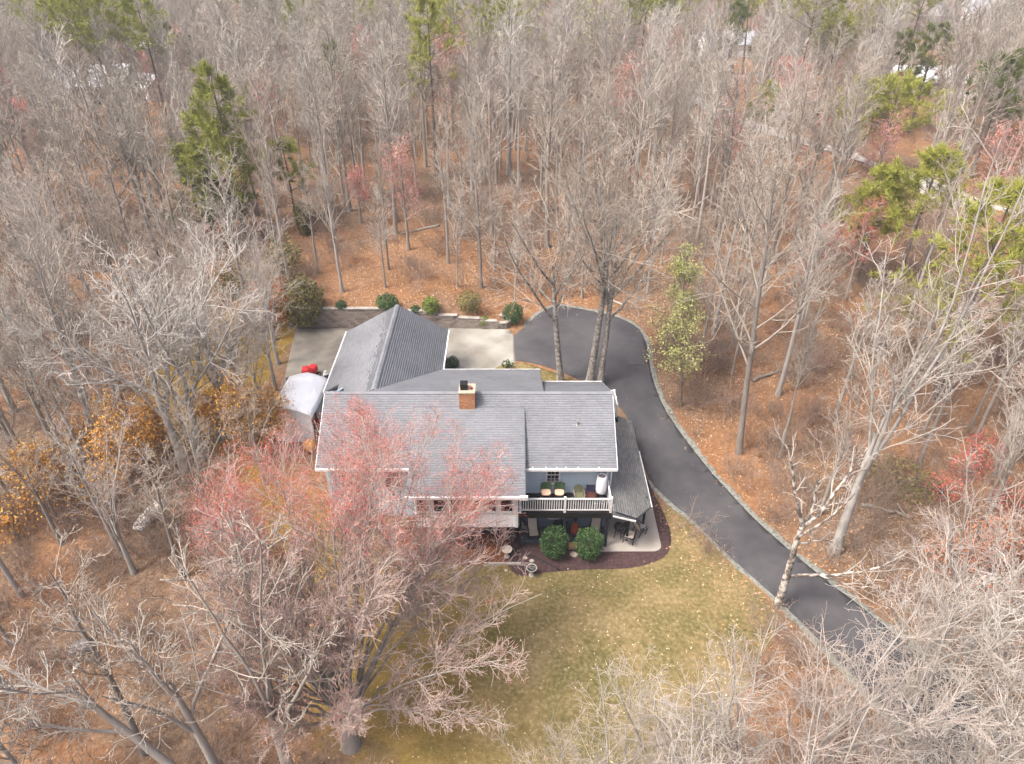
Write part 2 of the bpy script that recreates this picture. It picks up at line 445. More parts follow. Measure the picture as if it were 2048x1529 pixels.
inner = G([(1031, 722), (1070, 728), (1115, 742), (1170, 766), (1222, 796), (1256, 840), (1279, 905), (1300, 960), (1335, 998), (1385, 1040), (1440, 1095), (1500, 1150), (1560, 1204), (1620, 1262), (1700, 1345), (1790, 1440), (1880, 1560)])
outer = G([(1028, 672), (1050, 655), (1076, 630), (1112, 613), (1150, 617), (1230, 634), (1275, 657), (1293, 690), (1301, 740), (1318, 795), (1348, 848), (1390, 905), (1440, 965), (1500, 1030), (1560, 1085), (1620, 1136), (1690, 1190), (1790, 1270), (1910, 1370), (2020, 1480)])
inner_s, outer_s = smooth_line(inner, 4), smooth_line(outer, 4)
drive_poly = outer_s + inner_s[::-1]
def ribbon(name, line, w0, w1, m, off, ragged=.06):
    """draped band between offsets w0..w1 to the side of a line"""
    n = len(line); A = []; B = []
    for i, p in enumerate(line):
        t = (line[min(i + 1, n - 1)] - line[max(i - 1, 0)]).normalized(); nn = Vector((-t.y, t.x))
        A.append(p + nn * (w0)); B.append(p + nn * (w1 + random.uniform(-ragged, ragged)))
    mb = MB()
    K = 4
    for i in range(n):
        for k in range(K):
            q = A[i].lerp(B[i], k / (K - 1))
            mb.v.append((q.x, q.y, zf(q.x, q.y) + off - (.05 if k in (0, K - 1) else 0)))
    for i in range(n - 1):
        for k in range(K - 1):
            mb.f.append((i * K + k, i * K + k + 1, (i + 1) * K + k + 1, (i + 1) * K + k))
    return tag(mb.build(name, m, smooth=True), kind='structure')

def dense(line, step=.35):
    out = []
    for a, b in zip(line[:-1], line[1:]):
        n = max(1, int((b - a).length / step))
        out += [a.lerp(b, i / n) for i in range(n)]
    return out + [line[-1]]

drape('driveway', drive_poly, M['asphalt'], .035, .6)
ribbon('gravel_edge', dense(smooth_line(outer[1:], 4)), -.15, .5, M['gravel'], .022, .16)
ribbon('gravel_edge', dense(smooth_line(inner[7:], 4)), .15, -.42, M['gravel'], .022, .16)

# lawn: one sheet with soft edge towards the woods
lawn_px = [(1340, 1010), (1400, 1062), (1470, 1135), (1545, 1205), (1560, 1250), (1520, 1330), (1470, 1420), (1430, 1560), (1200, 1640), (900, 1640), (640, 1560), (560, 1450), (500, 1330), (440, 1200), (420, 1110), (470, 1040), (440, 960), (330, 930), (240, 850), (260, 740), (360, 660), (470, 600), (520, 560), (600, 560), (640, 640), (600, 720), (560, 800), (560, 900), (640, 960), (800, 1000), (1040, 1040), (1250, 1060)]
lawn_poly = smooth_line(G(lawn_px + lawn_px[:1]), 3)[:-1]
lawn_o = drape('lawn', lawn_poly, M['ground'], .014, .5, skirt=0)
me = lawn_o.data
LP = np.array([(p.x, p.y) for p in lawn_poly])
co = np.empty(len(me.vertices) * 3, np.float32); me.vertices.foreach_get('co', co); co = co.reshape(-1, 3)
def edge_dist(Q, P):
    d = np.full(len(Q), 1e9)
    for a, b in zip(P, np.roll(P, -1, 0)):
        ab = b - a; t = np.clip(((Q - a) @ ab) / (ab @ ab + 1e-9), 0, 1)
        d = np.minimum(d, np.linalg.norm(Q - a - t[:, None] * ab, axis=1))
    return d
def inside(Q, P):
    P = np.asarray(P); r = np.zeros(len(Q), bool)
    for a, b in zip(P, np.roll(P, -1, 0)):
        c = ((a[1] > Q[:, 1]) != (b[1] > Q[:, 1])) & (Q[:, 0] < (b[0] - a[0]) * (Q[:, 1] - a[1]) / (b[1] - a[1] + 1e-12) + a[0])
        r ^= c
    return r
ed = edge_dist(co[:, :2], LP)
near_hard = co[:, 0] > 4            # towards the drive the lawn ends crisply
attr(me, 'lawn', np.where(near_hard, np.clip(ed / .5 + .45, 0, 1), np.clip(ed / 3.0, 0, 1)))
attr(me, 'gold', np.clip(sm(2.5, -6, co[:, 0]) * .85 + .45 * sm(-10, -13, co[:, 0]), 0, 1) * (1 - .5 * sm(24, 30, co[:, 1]) * sm(-12, -4, co[:, 0])) * (.7 + .5 * sm(29, 34, co[:, 1])))

attr(me, 'warm', warmth(co[:, 0], co[:, 1]))
# mulch and pads
mulch_px = [(1010, 1120), (1035, 1152), (1090, 1146), (1170, 1140), (1250, 1138), (1300, 1128), (1335, 1108), (1342, 1070), (1328, 1030), (1306, 985), (1288, 940), (1276, 900), (1240, 900), (1220, 1000), (1040, 1050), (1020, 1085)]
drape('mulch_bed', smooth_line(G(mulch_px + mulch_px[:1]), 3)[:-1], M['mulch'], .03, .6)
straw_px = [(780, 1060), (840, 1120), (930, 1132), (1000, 1128), (1034, 1110), (1040, 1080), (1030, 1050), (900, 1040)]
drape('pine_straw_bed', smooth_line(G(straw_px + straw_px[:1]), 3)[:-1], M['straw'], .026, .6)

def pad(name, pts, z, th, m, tag_kind='structure'):
    return tag(MB().slab([(p[0], p[1], z) for p in pts], th).build(name, m, bevel=.015), kind=tag_kind)
cx0, cx1, cy0, cy1 = 4.6, 8.82, 29.72, 39.0
corner = lambda x, y, r, a0: [(x + r * math.cos(R(a0 + i * 15)), y + r * math.sin(R(a0 + i * 15))) for i in range(7)]
pad('patio_slab', corner(cx0 + .5, cy0 + .5, .5, 180) + corner(cx1 - .5, cy0 + .5, .5, 270) + [(cx1 + .02, cy1), (cx0 + 1.2, cy1), (cx0 + 1.2, 31.6), (cx0, 31.6)], .09, .25, M['concrete_warm'])
drape('concrete_apron', [(-5.2, 40.2), (1.1, 42.0), (.55, 45.0), (.23, 46.6), (.16, 50.2), (-.3, 51.2), (-5.2, 51.45)], M['concrete'], .03, .8)
drape('rear_yard_slab', [(-16.4, 42.5), (-12.4, 41.5), (-12.4, 46.0), (-5.2, 46.0), (-5.2, 51.45), (-17.6, 51.45)], M['concrete_grey'], .028, .8)
front_strip_px = [(990, 738), (1010, 728), (1050, 727), (1090, 740), (1140, 757), (1180, 775), (1220, 800), (1100, 800)]
so = drape('planting_strip', G(front_strip_px), M['ground'], .03, .6)
attr(so.data, 'lawn', np.ones(len(so.data.vertices))); attr(so.data, 'gold', np.full(len(so.data.vertices), .1)); attr(so.data, 'warm', np.ones(len(so.data.vertices)))
# distant lane
lane = smooth_line(G([(1330, 150), (1385, 195), (1450, 232), (1530, 262), (1620, 288), (1690, 308), (1760, 330), (1835, 362), (1930, 410), (2100, 480)]), 5)
mb = MB()
for i, p in enumerate(lane):
    t = (lane[min(i + 1, len(lane) - 1)] - lane[max(i - 1, 0)]).normalized(); nn = Vector((-t.y, t.x))
    for k in range(5):
        q = p + nn * (k - 2) * .95
        mb.v.append((q.x, q.y, zf(q.x, q.y) + .12))
for i in range(len(lane) - 1):
    for k in range(4): mb.f.append((i * 5 + k, i * 5 + k + 1, (i + 1) * 5 + k + 1, (i + 1) * 5 + k))
tag(mb.build('country_road', M['road'], smooth=True), kind='structure')
LANE = np.array([(p.x, p.y) for p in lane])

# ------------------------------------------------------------------ the house
HO = (-2.5, 35.0, 0.0)
house = empty('house', HO, 0, 'blue sided house with grey shingle roofs, white sunroom and railed balcony', 'house')
def hp(mb, name, m, parent=None, **k): return mb.build(name, m, parent or house, HO, **k)

class Plane:
    """roof plane from an eave point, eave direction and upslope direction"""
    def __init__(s, o, u, v):
        s.o = Vector(o); s.u = Vector(u).normalized(); v = Vector(v); v = v - s.u * v.dot(s.u); s.v = v.normalized(); s.n = s.u.cross(s.v)
        if s.n.z < 0: s.n = -s.n
    def p(s, a, b, h=0.0): return s.o + s.u * a + s.v * b + s.n * h
    def uv(s, q): q = Vector(q) - s.o; return (q.dot(s.u), q.dot(s.v))

def shingles(pl, poly, name, m, parent, w=.31, e=.15):
    """real overlapping shingles: courses of tilted tabs clipped to the plane's outline"""
    P = [pl.uv(q) for q in poly]
    v0, v1 = min(p[1] for p in P), max(p[1] for p in P)
    V = []; Fq = []; MI = []
    rows = int((v1 - v0) / e) + 1
    for r in range(rows):
        vb = v0 + r * e; vt = min(vb + e * 1.12, v1); mid = min(vb + e * .5, v1 - .005)
        xs = []
        for (a, b), (c, d) in zip(P, P[1:] + P[:1]):
            if (b > mid) != (d > mid): xs.append(a + (mid - b) / (d - b) * (c - a))
        xs.sort()
        for x0, x1 in zip(xs[::2], xs[1::2]):
            x = x0 - random.random() * w
            while x < x1:
                ww = w * random.uniform(.82, 1.15)
                a, b = max(x, x0), min(x + ww - .006, x1)
                if b - a > .02:
                    hb = .020 + random.uniform(-.004, .006); dv = random.uniform(-.008, .008)
                    q = [pl.p(a, vb + dv, 0.0), pl.p(b, vb + dv, 0.0), pl.p(b, vb + dv, hb), pl.p(a, vb + dv, hb), pl.p(b, vt, .012), pl.p(a, vt, .012), pl.p(b, vb + .7 * e, .018), pl.p(a, vb + .7 * e, .018)]
                    n = len(V); V += [(k.x - HO[0], k.y - HO[1], k.z - HO[2]) for k in q]
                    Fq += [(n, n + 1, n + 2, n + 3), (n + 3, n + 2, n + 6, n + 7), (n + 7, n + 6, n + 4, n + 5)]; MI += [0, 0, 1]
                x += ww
    me = np_mesh(name, np.array(V), np.array(Fq), m); me.materials.append(M['painted_shadow_band']); me.polygons.foreach_set('material_index', np.array(MI, np.int32))
    o = link(name, me, parent)
    o['kind'] = 'stuff'
    return o

def roof(pts, eave, th=.14, m=None, name='roof'):
    """slab of a roof plane plus its shingles; pts ccw seen from above, eave = indices of the eave edge"""
    P = [Vector(p) for p in pts]
    a, b = P[eave[0]], P[eave[1]]
    u = (b - a).normalized()
    nrm = (P[1] - P[0]).cross(P[2] - P[0]).normalized()
    if nrm.z < 0: nrm = -nrm
    v = nrm.cross(u)
    cen = sum(P, Vector()) / len(P)
    if (cen - a).dot(v) < 0: v = -v
    pl = Plane(a, u, v)
    r = hp(MB().slab([p - nrm * .004 for p in P], th), name, M['shingle_base'])
    shingles(pl, P, 'shingles', m or M['shingle'], r)
    return r, pl

# walls
hp(MB().box(-10.7, 5.62, 31.62, 39.3, 0.0, 5.42), 'wall', M['blue'])
for x in (-10.7, 5.5):
    g = MB(); g.slab([(x, 31.4, 5.42), (x + .12, 31.4, 5.42), (x + .12, 34.9, 7.55), (x, 34.9, 7.55)], .02)
    g = MB(); n = 0
    g.v = [(x, 31.0, 5.43), (x, 39.3, 5.43), (x, 34.9, 7.62), (x + .12, 31.0, 5.43), (x + .12, 39.3, 5.43), (x + .12, 34.9, 7.62)]
    g.f = [(0, 1, 2), (5, 4, 3), (0, 3, 4, 1), (1, 4, 5, 2), (2, 5, 3, 0)]
    hp(g, 'gable', M['blue'])
hp(MB().box(-11.8, -5.0, 38.6, 45.8, 2.4, 5.38), 'garage_wall', M['blue'])
g = MB(); g.v = [(-11.8, 45.8, 5.39), (-5.0, 45.8, 5.39), (-8.4, 45.8, 7.2), (-11.8, 45.68, 5.39), (-5.0, 45.68, 5.39), (-8.4, 45.68, 7.2)]
g.f = [(0, 1, 2), (5, 4, 3), (0, 3, 4, 1), (1, 4, 5, 2), (2, 5, 3, 0)]
hp(g, 'gable', M['blue'])
hp(MB().box(-4.98, 1.6, 39.31, 40.7, 2.3, 5.38), 'rear_wall', M['blue'])

# roofs
mr, MAIN = roof([(-10.95, 30.92, 5.4), (5.87, 30.92, 5.4), (5.87, 34.9, 7.8), (-10.95, 34.9, 7.8)], (0, 1))
roof([(5.87, 39.55, 5.42), (1.2, 39.55, 5.42), (1.2, 34.9, 7.8), (5.87, 34.9, 7.8)], (0, 1))
roof([(1.85, 41.05, 5.41), (-4.7, 41.05, 5.41), (-8.2, 35.3, 7.672), (-8.2, 35.0, 7.79), (1.85, 35.0, 7.79)], (0, 1))
roof([(-8.2, 37.25, 6.03), (-10.95, 37.25, 6.03), (-10.95, 34.92, 7.79), (-8.2, 34.92, 7.79)], (0, 1))
roof([(-5.72, 29.08, 4.98), (.72, 29.08, 4.98), (.72, 34.05, 7.30), (-5.72, 34.05, 7.30)], (0, 1), th=.1)
GX0, GXR, GX1 = -12.1, -8.22, -4.69
roof([(GX0, 46.15, 5.4), (GX0, 38.4, 5.4), (-11.0, 38.4, 6.02), (-11.0, 35.6, 6.02), (GXR, 35.2, 7.62), (GXR, 46.15, 7.62)], (0, 1))
roof([(GX1, 38.2, 5.4), (GX1, 46.35, 5.4), (GXR, 46.15, 7.625), (GXR, 35.25, 7.625)], (0, 1))
# ridge caps
def ridge(a, b, name='ridge_cap', w=.15, step=.3):
    a = Vector(a); b = Vector(b); n = max(1, int((b - a).length / step)); d = (b - a) / n
    mb = MB()
    side = d.cross(Vector((0, 0, 1))).normalized()
    for i in range(n):
        p = a + d * i; q = a + d * (i + 1.1)
        z0, z1 = Vector((0, 0, .075)), Vector((0, 0, .05)); dz = Vector((0, 0, -.085))
        k = len(mb.v)
        mb.v += [tuple(x) for x in (p + side * w + z0 + dz, p + z0, p - side * w + z0 + dz, q + side * w + z1 + dz, q + z1, q - side * w + z1 + dz)]
        mb.f += [(k, k + 1, k + 4, k + 3), (k + 1, k + 2, k + 5, k + 4)]
    o = hp(mb, name, M['shingle']); o['kind'] = 'stuff'
ridge((-10.95, 34.9, 7.8), (5.87, 34.9, 7.8)); ridge((GXR, 35.4, 7.62), (GXR, 46.15, 7.62))
# trim, gutters and rakes
def trim(a, b, w, h, name, m='white'): return hp(MB().bar(a, b, w, h), name, M[m])
trim((-10.97, 30.86, 5.33), (-5.75, 30.86, 5.33), .12, .14, 'gutter'); trim((.74, 30.86, 5.33), (5.9, 30.86, 5.33), .12, .14, 'gutter')
for x in (1.15, 1.9, 2.5, 3.0, 3.7, 4.85): trim((x, 30.83, 5.43), (x, 30.95, 5.46), .05, .05, 'gutter_strap')
trim((-5.78, 29.02, 4.92), (.5, 29.02, 4.92), .13, .15, 'gutter')
hp(MB().box(.42, .86, 28.93, 29.12, 4.83, 5.03), 'gutter_end', M['white'])
trim((GX0 - .05, 38.4, 5.34), (GX0 - .05, 46.2, 5.34), .1, .13, 'gutter'); trim((GX1 + .05, 41.1, 5.34), (GX1 + .05, 46.4, 5.34), .1, .13, 'gutter')
trim((5.9, 30.85, 5.30), (5.9, 34.9, 7.70), .035, .15, 'rake_board'); trim((5.9, 34.9, 7.70), (5.9, 39.55, 5.32), .035, .15, 'rake_board')
trim((-10.98, 30.85, 5.30), (-10.98, 34.9, 7.70), .035, .15, 'rake_board')
trim((1.88, 35.1, 7.66), (1.88, 41.08, 5.33), .035, .13, 'rake_board', 'shingle_base'); trim((.745, 29.06, 4.90), (.745, 34.0, 7.24), .03, .12, 'rake_board', 'shingle_base')
trim((5.9, 39.62, 5.36), (1.9, 39.62, 5.36), .1, .1, 'gutter'); trim((1.9, 41.1, 5.35), (-4.65, 41.1, 5.35), .1, .1, 'gutter')
hp(MB().box(GX0, GX1, 46.18, 46.21, 5.2, 5.36), 'gable_fascia', M['white'])

# siding boards on the balcony wall and the wall by the porch
wall_b = hp(MB().box(.36, 5.61, 31.585, 31.615, 2.95, 5.41), 'balcony_wall', M['blue'])
z = 3.0; first = None
while z < 5.3:
    mb = MB(); mb.v = [(.37, 31.58, z), (5.6, 31.58, z), (5.6, 31.548, z), (.37, 31.548, z), (5.6, 31.575, z + .172), (.37, 31.575, z + .172)]
    mb.f = [(0, 3, 2, 1), (3, 5, 4, 2), (0, 5, 3), (1, 2, 4)]
    if first is None: first = hp(mb, 'siding_board', M['blue'], wall_b); zb = z
    else: o = link('siding_board', first.data, wall_b); o.location = (0, 0, z - zb)
    z += .168
wall_l = hp(MB().box(-10.69, -5.45, 31.585, 31.615, .8, 5.41), 'front_wall', M['blue'])
z = 1.0; first = None
while z < 5.3:
    mb = MB(); mb.v = [(-10.68, 31.58, z), (-5.46, 31.58, z), (-5.46, 31.548, z), (-10.68, 31.548, z), (-5.46, 31.575, z + .172), (-10.68, 31.575, z + .172)]
    mb.f = [(0, 3, 2, 1), (3, 5, 4, 2), (0, 5, 3), (1, 2, 4)]
    if first is None: first = hp(mb, 'siding_board', M['blue'], wall_l); zb = z
    else: o = link('siding_board', first.data, wall_l); o.location = (0, 0, z - zb)
    z += .168
# lower walls under the balcony and sunroom
hp(MB().box(.34, 5.63, 31.56, 31.61, .0, 2.6), 'lower_wall', M['blue_dark'])
hp(MB().box(-5.4, .3, 30.9, 31.5, .0, 2.32), 'foundation', M['plastic_dark'])

def window(x0, x1, z0, z1, y, cols=1, rows=2, name='window', parent=None, shade=None):
    """window frame on a wall facing the camera, with panes and glazing bars; z0..z1 is the glass"""
    t, d = .09, .05
    mb = MB()
    mb.box(x0 - t, x0, y - d, y, z0 - t, z1 + t).box(x1, x1 + t, y - d, y, z0 - t, z1 + t)
    mb.box(x0, x1, y - d, y, z1, z1 + t).box(x0, x1, y - d - .03, y, z0 - t, z0)
    w = hp(mb, name, M['white'], parent)
    hp(MB().box(x0, x1, y - .014, y - .006, z0, z1), 'pane', M['glass'], w)
    zm = (z0 + z1) / 2
    hp(MB().box(x0, x1, y - .045, y - .016, zm - .025, zm + .025), 'sash_rail', M['white'], w)
    for i in range(1, cols):
        x = x0 + (x1 - x0) * i / cols
        hp(MB().box(x - .011, x + .011, y - .032, y - .016, z0, z1), 'muntin', M['white'], w)
    for j in range(1, rows):
        zz = z0 + (z1 - z0) * j / rows
        if abs(zz - zm) > .05: hp(MB().box(x0, x1, y - .030, y - .018, zz - .011, zz + .011), 'muntin', M['white'], w)
    if shade: hp(MB().box(x0 + .01, x1 - .01, y - .022, y - .015, z0, z0 + shade), 'blind', M['sling_grey'], w)
    return w
window(2.03, 2.68, 3.78, 5.02, 31.546, 3, 4, shade=.16)
window(-7.3, -6.5, 3.5, 4.9, 31.546, 2, 2); window(-9.8, -9.0, 3.5, 4.9, 31.546, 2, 2)
window(2.2, 3.15, 1.0, 1.9, 31.555, 1, 2, shade=.3)
# sunroom
sun_w = hp(MB().box(-5.4, .33, 29.45, 31.5, 2.31, 4.93), 'sunroom_wall', M['siding_white'])
for i in range(6): window(-.72 + .11 - .925 * i - .0, -.09 + .11 - .925 * i, 3.56, 4.42, 29.446, 1, 2)
hp(MB().box(.2, .345, 29.42, 29.5, 2.29, 4.9), 'corner_board', M['white']); hp(MB().box(-5.42, .35, 29.42, 29.445, 3.33, 3.38), 'trim_board', M['white'])
for x in (-5.0, -2.6, -.1): hp(MB().box(x, x + .18, 29.6, 29.78, 0, 2.31), 'pier', M['dark'])

# balcony
bal = hp(MB().box(.36, 5.62, 30.02, 31.54, 2.72, 2.9), 'balcony', M['dark'])
pr = None
for i in range(11):
    y = 30.02 + i * .139
    if pr is None: pr = hp(MB().box(.36, 5.62, y, y + .132, 2.905, 2.94), 'deck_board', M['dark'], bal)
    else: o = link('deck_board', pr.data, bal); o.location = (0, i * .139, 0)
hp(MB().box(.36, 5.64, 29.97, 30.015, 2.5, 2.88), 'fascia_beam', M['black'], bal)
rail = empty('railing', (0, 0, 0)); rail.parent = house
for q in ((.45, 5.6, 30.0, 30.09, 3.86, 3.93), (.45, 5.6, 30.02, 30.07, 3.03, 3.10), (5.5, 5.585, 30.1, 31.5, 3.86, 3.93), (5.52, 5.565, 30.1, 31.5, 3.03, 3.10)): hp(MB().box(*q), 'rail', M['white'], rail)
for x, y in ((.4, 29.99), (2.92, 29.99), (5.52, 29.985)): hp(MB().box(x, x + .13, y, y + .13, 2.86 if x < 5 else 2.8, 4.02), 'railing_post', M['white'], rail)
hp(MB().box(5.5, 5.6, 31.4, 31.53, 2.95, 4.02), 'railing_post', M['white'], rail)
pr = None; x = .62
while x < 5.48:
    if not 2.86 < x < 3.07:
        if pr is None: pr = hp(MB().box(x, x + .048, 30.03, 30.065, 3.10, 3.86), 'baluster', M['white'], rail); xb = x
        else: o = link('baluster', pr.data, rail); o.location = (x - xb, 0, 0)
    x += .134
pr = None; y = 30.25
while y < 31.35:
    if pr is None: pr = hp(MB().box(5.525, 5.56, y, y + .048, 3.10, 3.86), 'baluster', M['white'], rail); yb = y
    else: o = link('baluster', pr.data, rail); o.location = (0, y - yb, 0)
    y += .134
hp(MB().box(5.38, 5.48, 31.38, 31.5, 2.95, 5.36), 'balcony_post', M['white']); hp(MB().tube([(5.68, 31.45, 5.3), (5.68, 31.45, .2)], .045), 'downspout', M['white'])
for x in (.42, 2.95, 5.42): hp(MB().box(x, x + .14, 30.05, 30.19, 0.0, 2.5), 'porch_post', M['dark'])
hp(MB().box(.4, 5.6, 30.35, 31.55, .02, .26), 'porch_floor', plain('porch_floor_paint', (.055, .065, .085), .7))
st = hp(MB().box(3.3, 4.2, 29.9, 30.34, .0, .13), 'porch_step', M['mortar'])
pr = None
for i in range(8):
    if pr is None: pr = hp(MB().box(3.3, 3.405, 29.88, 30.33, .132, .19), 'brick', M['brick'], st)
    else: o = link('brick', pr.data, st); o.location = (i * .112, 0, 0)

# chimney: brick shaft, crown, flue hood
ch = hp(MB().box(-3.02, -2.15, 33.97, 34.82, 6.9, 8.38), 'chimney', M['mortar'])
mb = MB(); z = 7.0; k = 0
while z < 8.34:
    for face in range(4):
        a0, a1 = ((-3.03, -2.14) if face in (0, 2) else (33.96, 34.83))
        x = a0 - (.1 if k % 2 else 0)
        while x < a1:
            p, q = max(x, a0), min(x + .195, a1)
            d = random.uniform(.012, .02)
            if q - p > .02:
                if face == 0: mb.box(p, q, 33.97 - d, 33.965, z, z + .062)
                elif face == 2: mb.box(p, q, 34.825, 34.82 + d, z, z + .062)
                elif face == 1: mb.box(-2.145, -2.15 + d, p, q, z, z + .062)
                else: mb.box(-3.02 - d, -3.025, p, q, z, z + .062)
            x += .205
    z += .073; k += 1
o = hp(mb, 'brickwork', M['brick'], ch); o['kind'] = 'stuff'
hp(MB().box(-3.06, -2.11, 33.92, 34.87, 8.36, 8.44), 'chimney_crown', M['stone_cap'], ch)
hp(MB().box(-2.97, -2.55, 34.18, 34.58, 8.44, 8.56).box(-2.95, -2.57, 34.2, 34.56, 8.56, 8.66), 'flue_collar', M['black'], ch)
hp(MB().box(-2.98, -2.54, 34.16, 34.60, 8.66, 8.86), 'flue_hood', M['black'], ch, bevel=.03)
hp(MB().lathe([(.07, 0), (.07, .14), (.05, .16)], -2.33, 34.3, 10, 8.44), 'flue_pot', M['terracotta'], ch)
p = MAIN.p(0, 0); 
vp = Vector((3.75, 33.15, 5.4 + (33.15 - 30.92) * .603))
hp(MB().lathe([(.12, -.03), (.07, .06), (.05, .08), (.05, .3)], vp.x, vp.y, 10, vp.z), 'vent_pipe', M['shingle_old'])

# low side porch roof
side_r, SP_ = roof([(8.08, 30.9, 2.52), (8.08, 39.1, 2.52), (7.0, 39.15, 2.98), (5.64, 39.15, 3.3), (5.64, 29.45, 3.3), (6.95, 29.45, 2.9)], (0, 1), m=M['shingle_old'], th=.1, name='side_porch_roof')
hp(MB().bar((5.64, 29.40, 3.2), (6.95, 29.40, 2.8), .05, .1), 'eave_board', M['white'], side_r)
hp(MB().bar((8.13, 30.9, 2.44), (8.13, 36.0, 2.44), .06, .1), 'eave_board', M['white'], side_r)
for x, y in ((6.75, 30.5), (7.85, 31.5), (7.85, 35.0), (7.85, 38.7)): hp(MB().box(x, x + .12, y, y + .12, .05, 2.62), 'porch_post', M['black'])
# side landing with railing
ld = hp(MB().box(5.63, 6.95, 38.6, 40.3, 3.12, 3.24), 'side_landing', M['dark'])
for a, b in (((6.9, 38.65, 4.2), (6.9, 40.3, 4.2)), ((5.7, 40.3, 4.2), (6.9, 40.3, 4.2)), ((6.9, 38.65, 3.4), (6.9, 40.3, 3.4))): hp(MB().bar(a, b, .08, .07), 'rail', M['white'], ld)
for x, y in ((6.85, 38.6), (6.85, 39.45), (6.85, 40.22)): hp(MB().box(x, x + .11, y, y + .11, 2.2, 4.28), 'railing_post', M['white'], ld)
pr = None
for i in range(9):
    if pr is None: pr = hp(MB().box(6.88, 6.92, 38.8, 38.84, 3.4, 4.18), 'baluster', M['white'], ld)
    else: o = link('baluster', pr.data, ld); o.location = (0, i * .16, 0)
hp(MB().box(6.4, 7.0, 38.3, 38.58, 2.9, 3.25), 'landing_step', M['black'], ld)
# garage door trim and wall unit
hp(MB().box(-12.02, -11.83, 43.6, 44.3, 3.5, 4.4), 'wall_unit', M['white'], bevel=.02)

# ------------------------------------------------------------------ retaining walls, built block by block
def block_wall(name, label, line, tops, base, th=.3, bl=.44, bh=.2, caps=True, cat='retaining wall'):
    root = empty(name, (line[0][0], line[0][1], base), 0, label, cat)
    proto = None; proto_cap = None
    L = [Vector(p) for p in line]
    segs = list(zip(L[:-1], L[1:])); acc = 0.0; total = sum((b - a).length for a, b in segs)
    core = MB()
    for a, b in segs:
        d = (b - a); n = max(1, round(d.length / bl)); ang = math.atan2(d.y, d.x); w = d.length / n
        for i in range(n):
            c = a + d * ((i + .5) / n); t = (acc + d.length * (i + .5) / n) / total
            top = tops(t); rows = max(1, round((top - base) / bh))
            for r in range(rows):
                off = .25 * w if r % 2 else -.25 * w
                if proto is None:
                    proto = MB().box(-.215, .215, -th / 2, th / 2, .006, bh - .006).build('block', M['block'], root, bevel=.012); o = proto
                else:
                    o = proto.copy(); COL.objects.link(o)
                q = c + d.normalized() * off
                o.location = (q.x - L[0].x, q.y - L[0].y, r * bh); o.rotation_euler = (0, 0, ang)
                nn = Vector((-d.y, d.x)).normalized() * random.uniform(-.012, .012)
                o.location.x += nn.x; o.location.y += nn.y
                o.scale = (w / .44, 1, 1)
        acc += d.length
    return root, L
tall_top = lambda t: 4.45
rw, L0 = block_wall('retaining_wall', 'tall brown block retaining wall behind the rear yard slab', [(-18.2, 51.62), (-12.6, 51.62), (-9.2, 51.62)], tall_top, 2.6)
tops = [4.25, 4.05, 3.85, 3.6, 3.6, 3.4, 3.2, 3.2]
def step_top(t): return tops[min(7, int(t * 8))]
curve = [(-8.4, 51.62), (-6.0, 51.62), (-4.4, 51.6), (-2.6, 51.45), (-1.2, 51.35), (-.55, 51.45), (-.2, 51.8), (-.35, 52.3), (-1.0, 52.8)]
rs, L1 = block_wall('retaining_wall', 'low brown block wall with stepped pale caps, curving at its end by the driveway', curve, step_top, 2.6)
def caps(root, L, topf, base, ln):
    segs = list(zip(L[:-1], L[1:])); total = sum((b - a).length for a, b in segs); acc = 0
    for a, b in segs:
        d = b - a; n = max(1, round(d.length / ln)); ang = math.atan2(d.y, d.x)
        for i in range(n):
            c = a + d * ((i + .5) / n); t = (acc + d.length * (i + .5) / n) / total
            rows = max(1, round((topf(t) - base) / .2)); z = rows * .2
            w = d.length / n
            o = MB().box(-w / 2 + .01, w / 2 - .01, -.19, .19, 0, .075).build('cap', M['cap'], root, bevel=.01)
            o.location = (c.x - L[0].x, c.y - L[0].y, z); o.rotation_euler = (0, 0, ang)
        acc += d.length
caps(rw, L0, tall_top, 2.6, 1.1); caps(rs, L1, step_top, 2.6, 1.2)
# ------------------------------------------------------------------ things on the balcony and patios
def bx(name, m, parent, *b, bevel=0, rot=None):
    mb = MB(); mb.box(*b); return mb.build(name, M[m] if isinstance(m, str) else m, parent, bevel=bevel)
def tb(name, m, parent, pts, r, k=6): return MB().tube(pts, r, k).build(name, M[m], parent, smooth=True)

def bar_chair(x, y, rz, label):
    o = empty('bar_chair', (x, y, 2.945), rz, label, 'chair', 'green backed chairs on the balcony')
    prof = [(-.27, -.05), (-.25, -.22), (-.12, -.3), (.12, -.3), (.25, -.22), (.27, -.05), (.26, .2), (-.26, .2)]
    MB().slab([(a, b, .64) for a, b in prof], .07).build('seat', M['seat_pink'], o, bevel=.02)
    b = MB(); n = 7
    for i in range(n):
        t = i / (n - 1) - .5
        for zz in (.66, 1.16): b.v.append((t * .62, .22 - .10 * (1 - 4 * t * t) * -1 - .10, zz)); 
    for i in range(n - 1): b.f.append((2 * i, 2 * i + 2, 2 * i + 3, 2 * i + 1))
    bk = b.build('backrest', M['green_back'], o); s = bk.modifiers.new('thick', 'SOLIDIFY'); s.thickness = .03
    for sx in (-1, 1):
        tb('leg', 'wood_red', o, [(sx * .24, -.24, .02), (sx * .22, -.22, .58)], .022); tb('leg', 'wood_red', o, [(sx * .24, .22, .02), (sx * .26, .2, 1.0)], .022)
        tb('rung', 'wood_red', o, [(sx * .235, -.23, .25), (sx * .24, .21, .25)], .014)
    tb('rung', 'wood_red', o, [(-.235, -.23, .3), (.235, -.23, .3)], .014)
bar_chair(1.95, 31.02, .04, 'green backed bar chair with tan seat below the window, farther from the barrel')
bar_chair(2.72, 31.02, -.05, 'green backed bar chair with tan seat, the closer of its pair to the barrel')

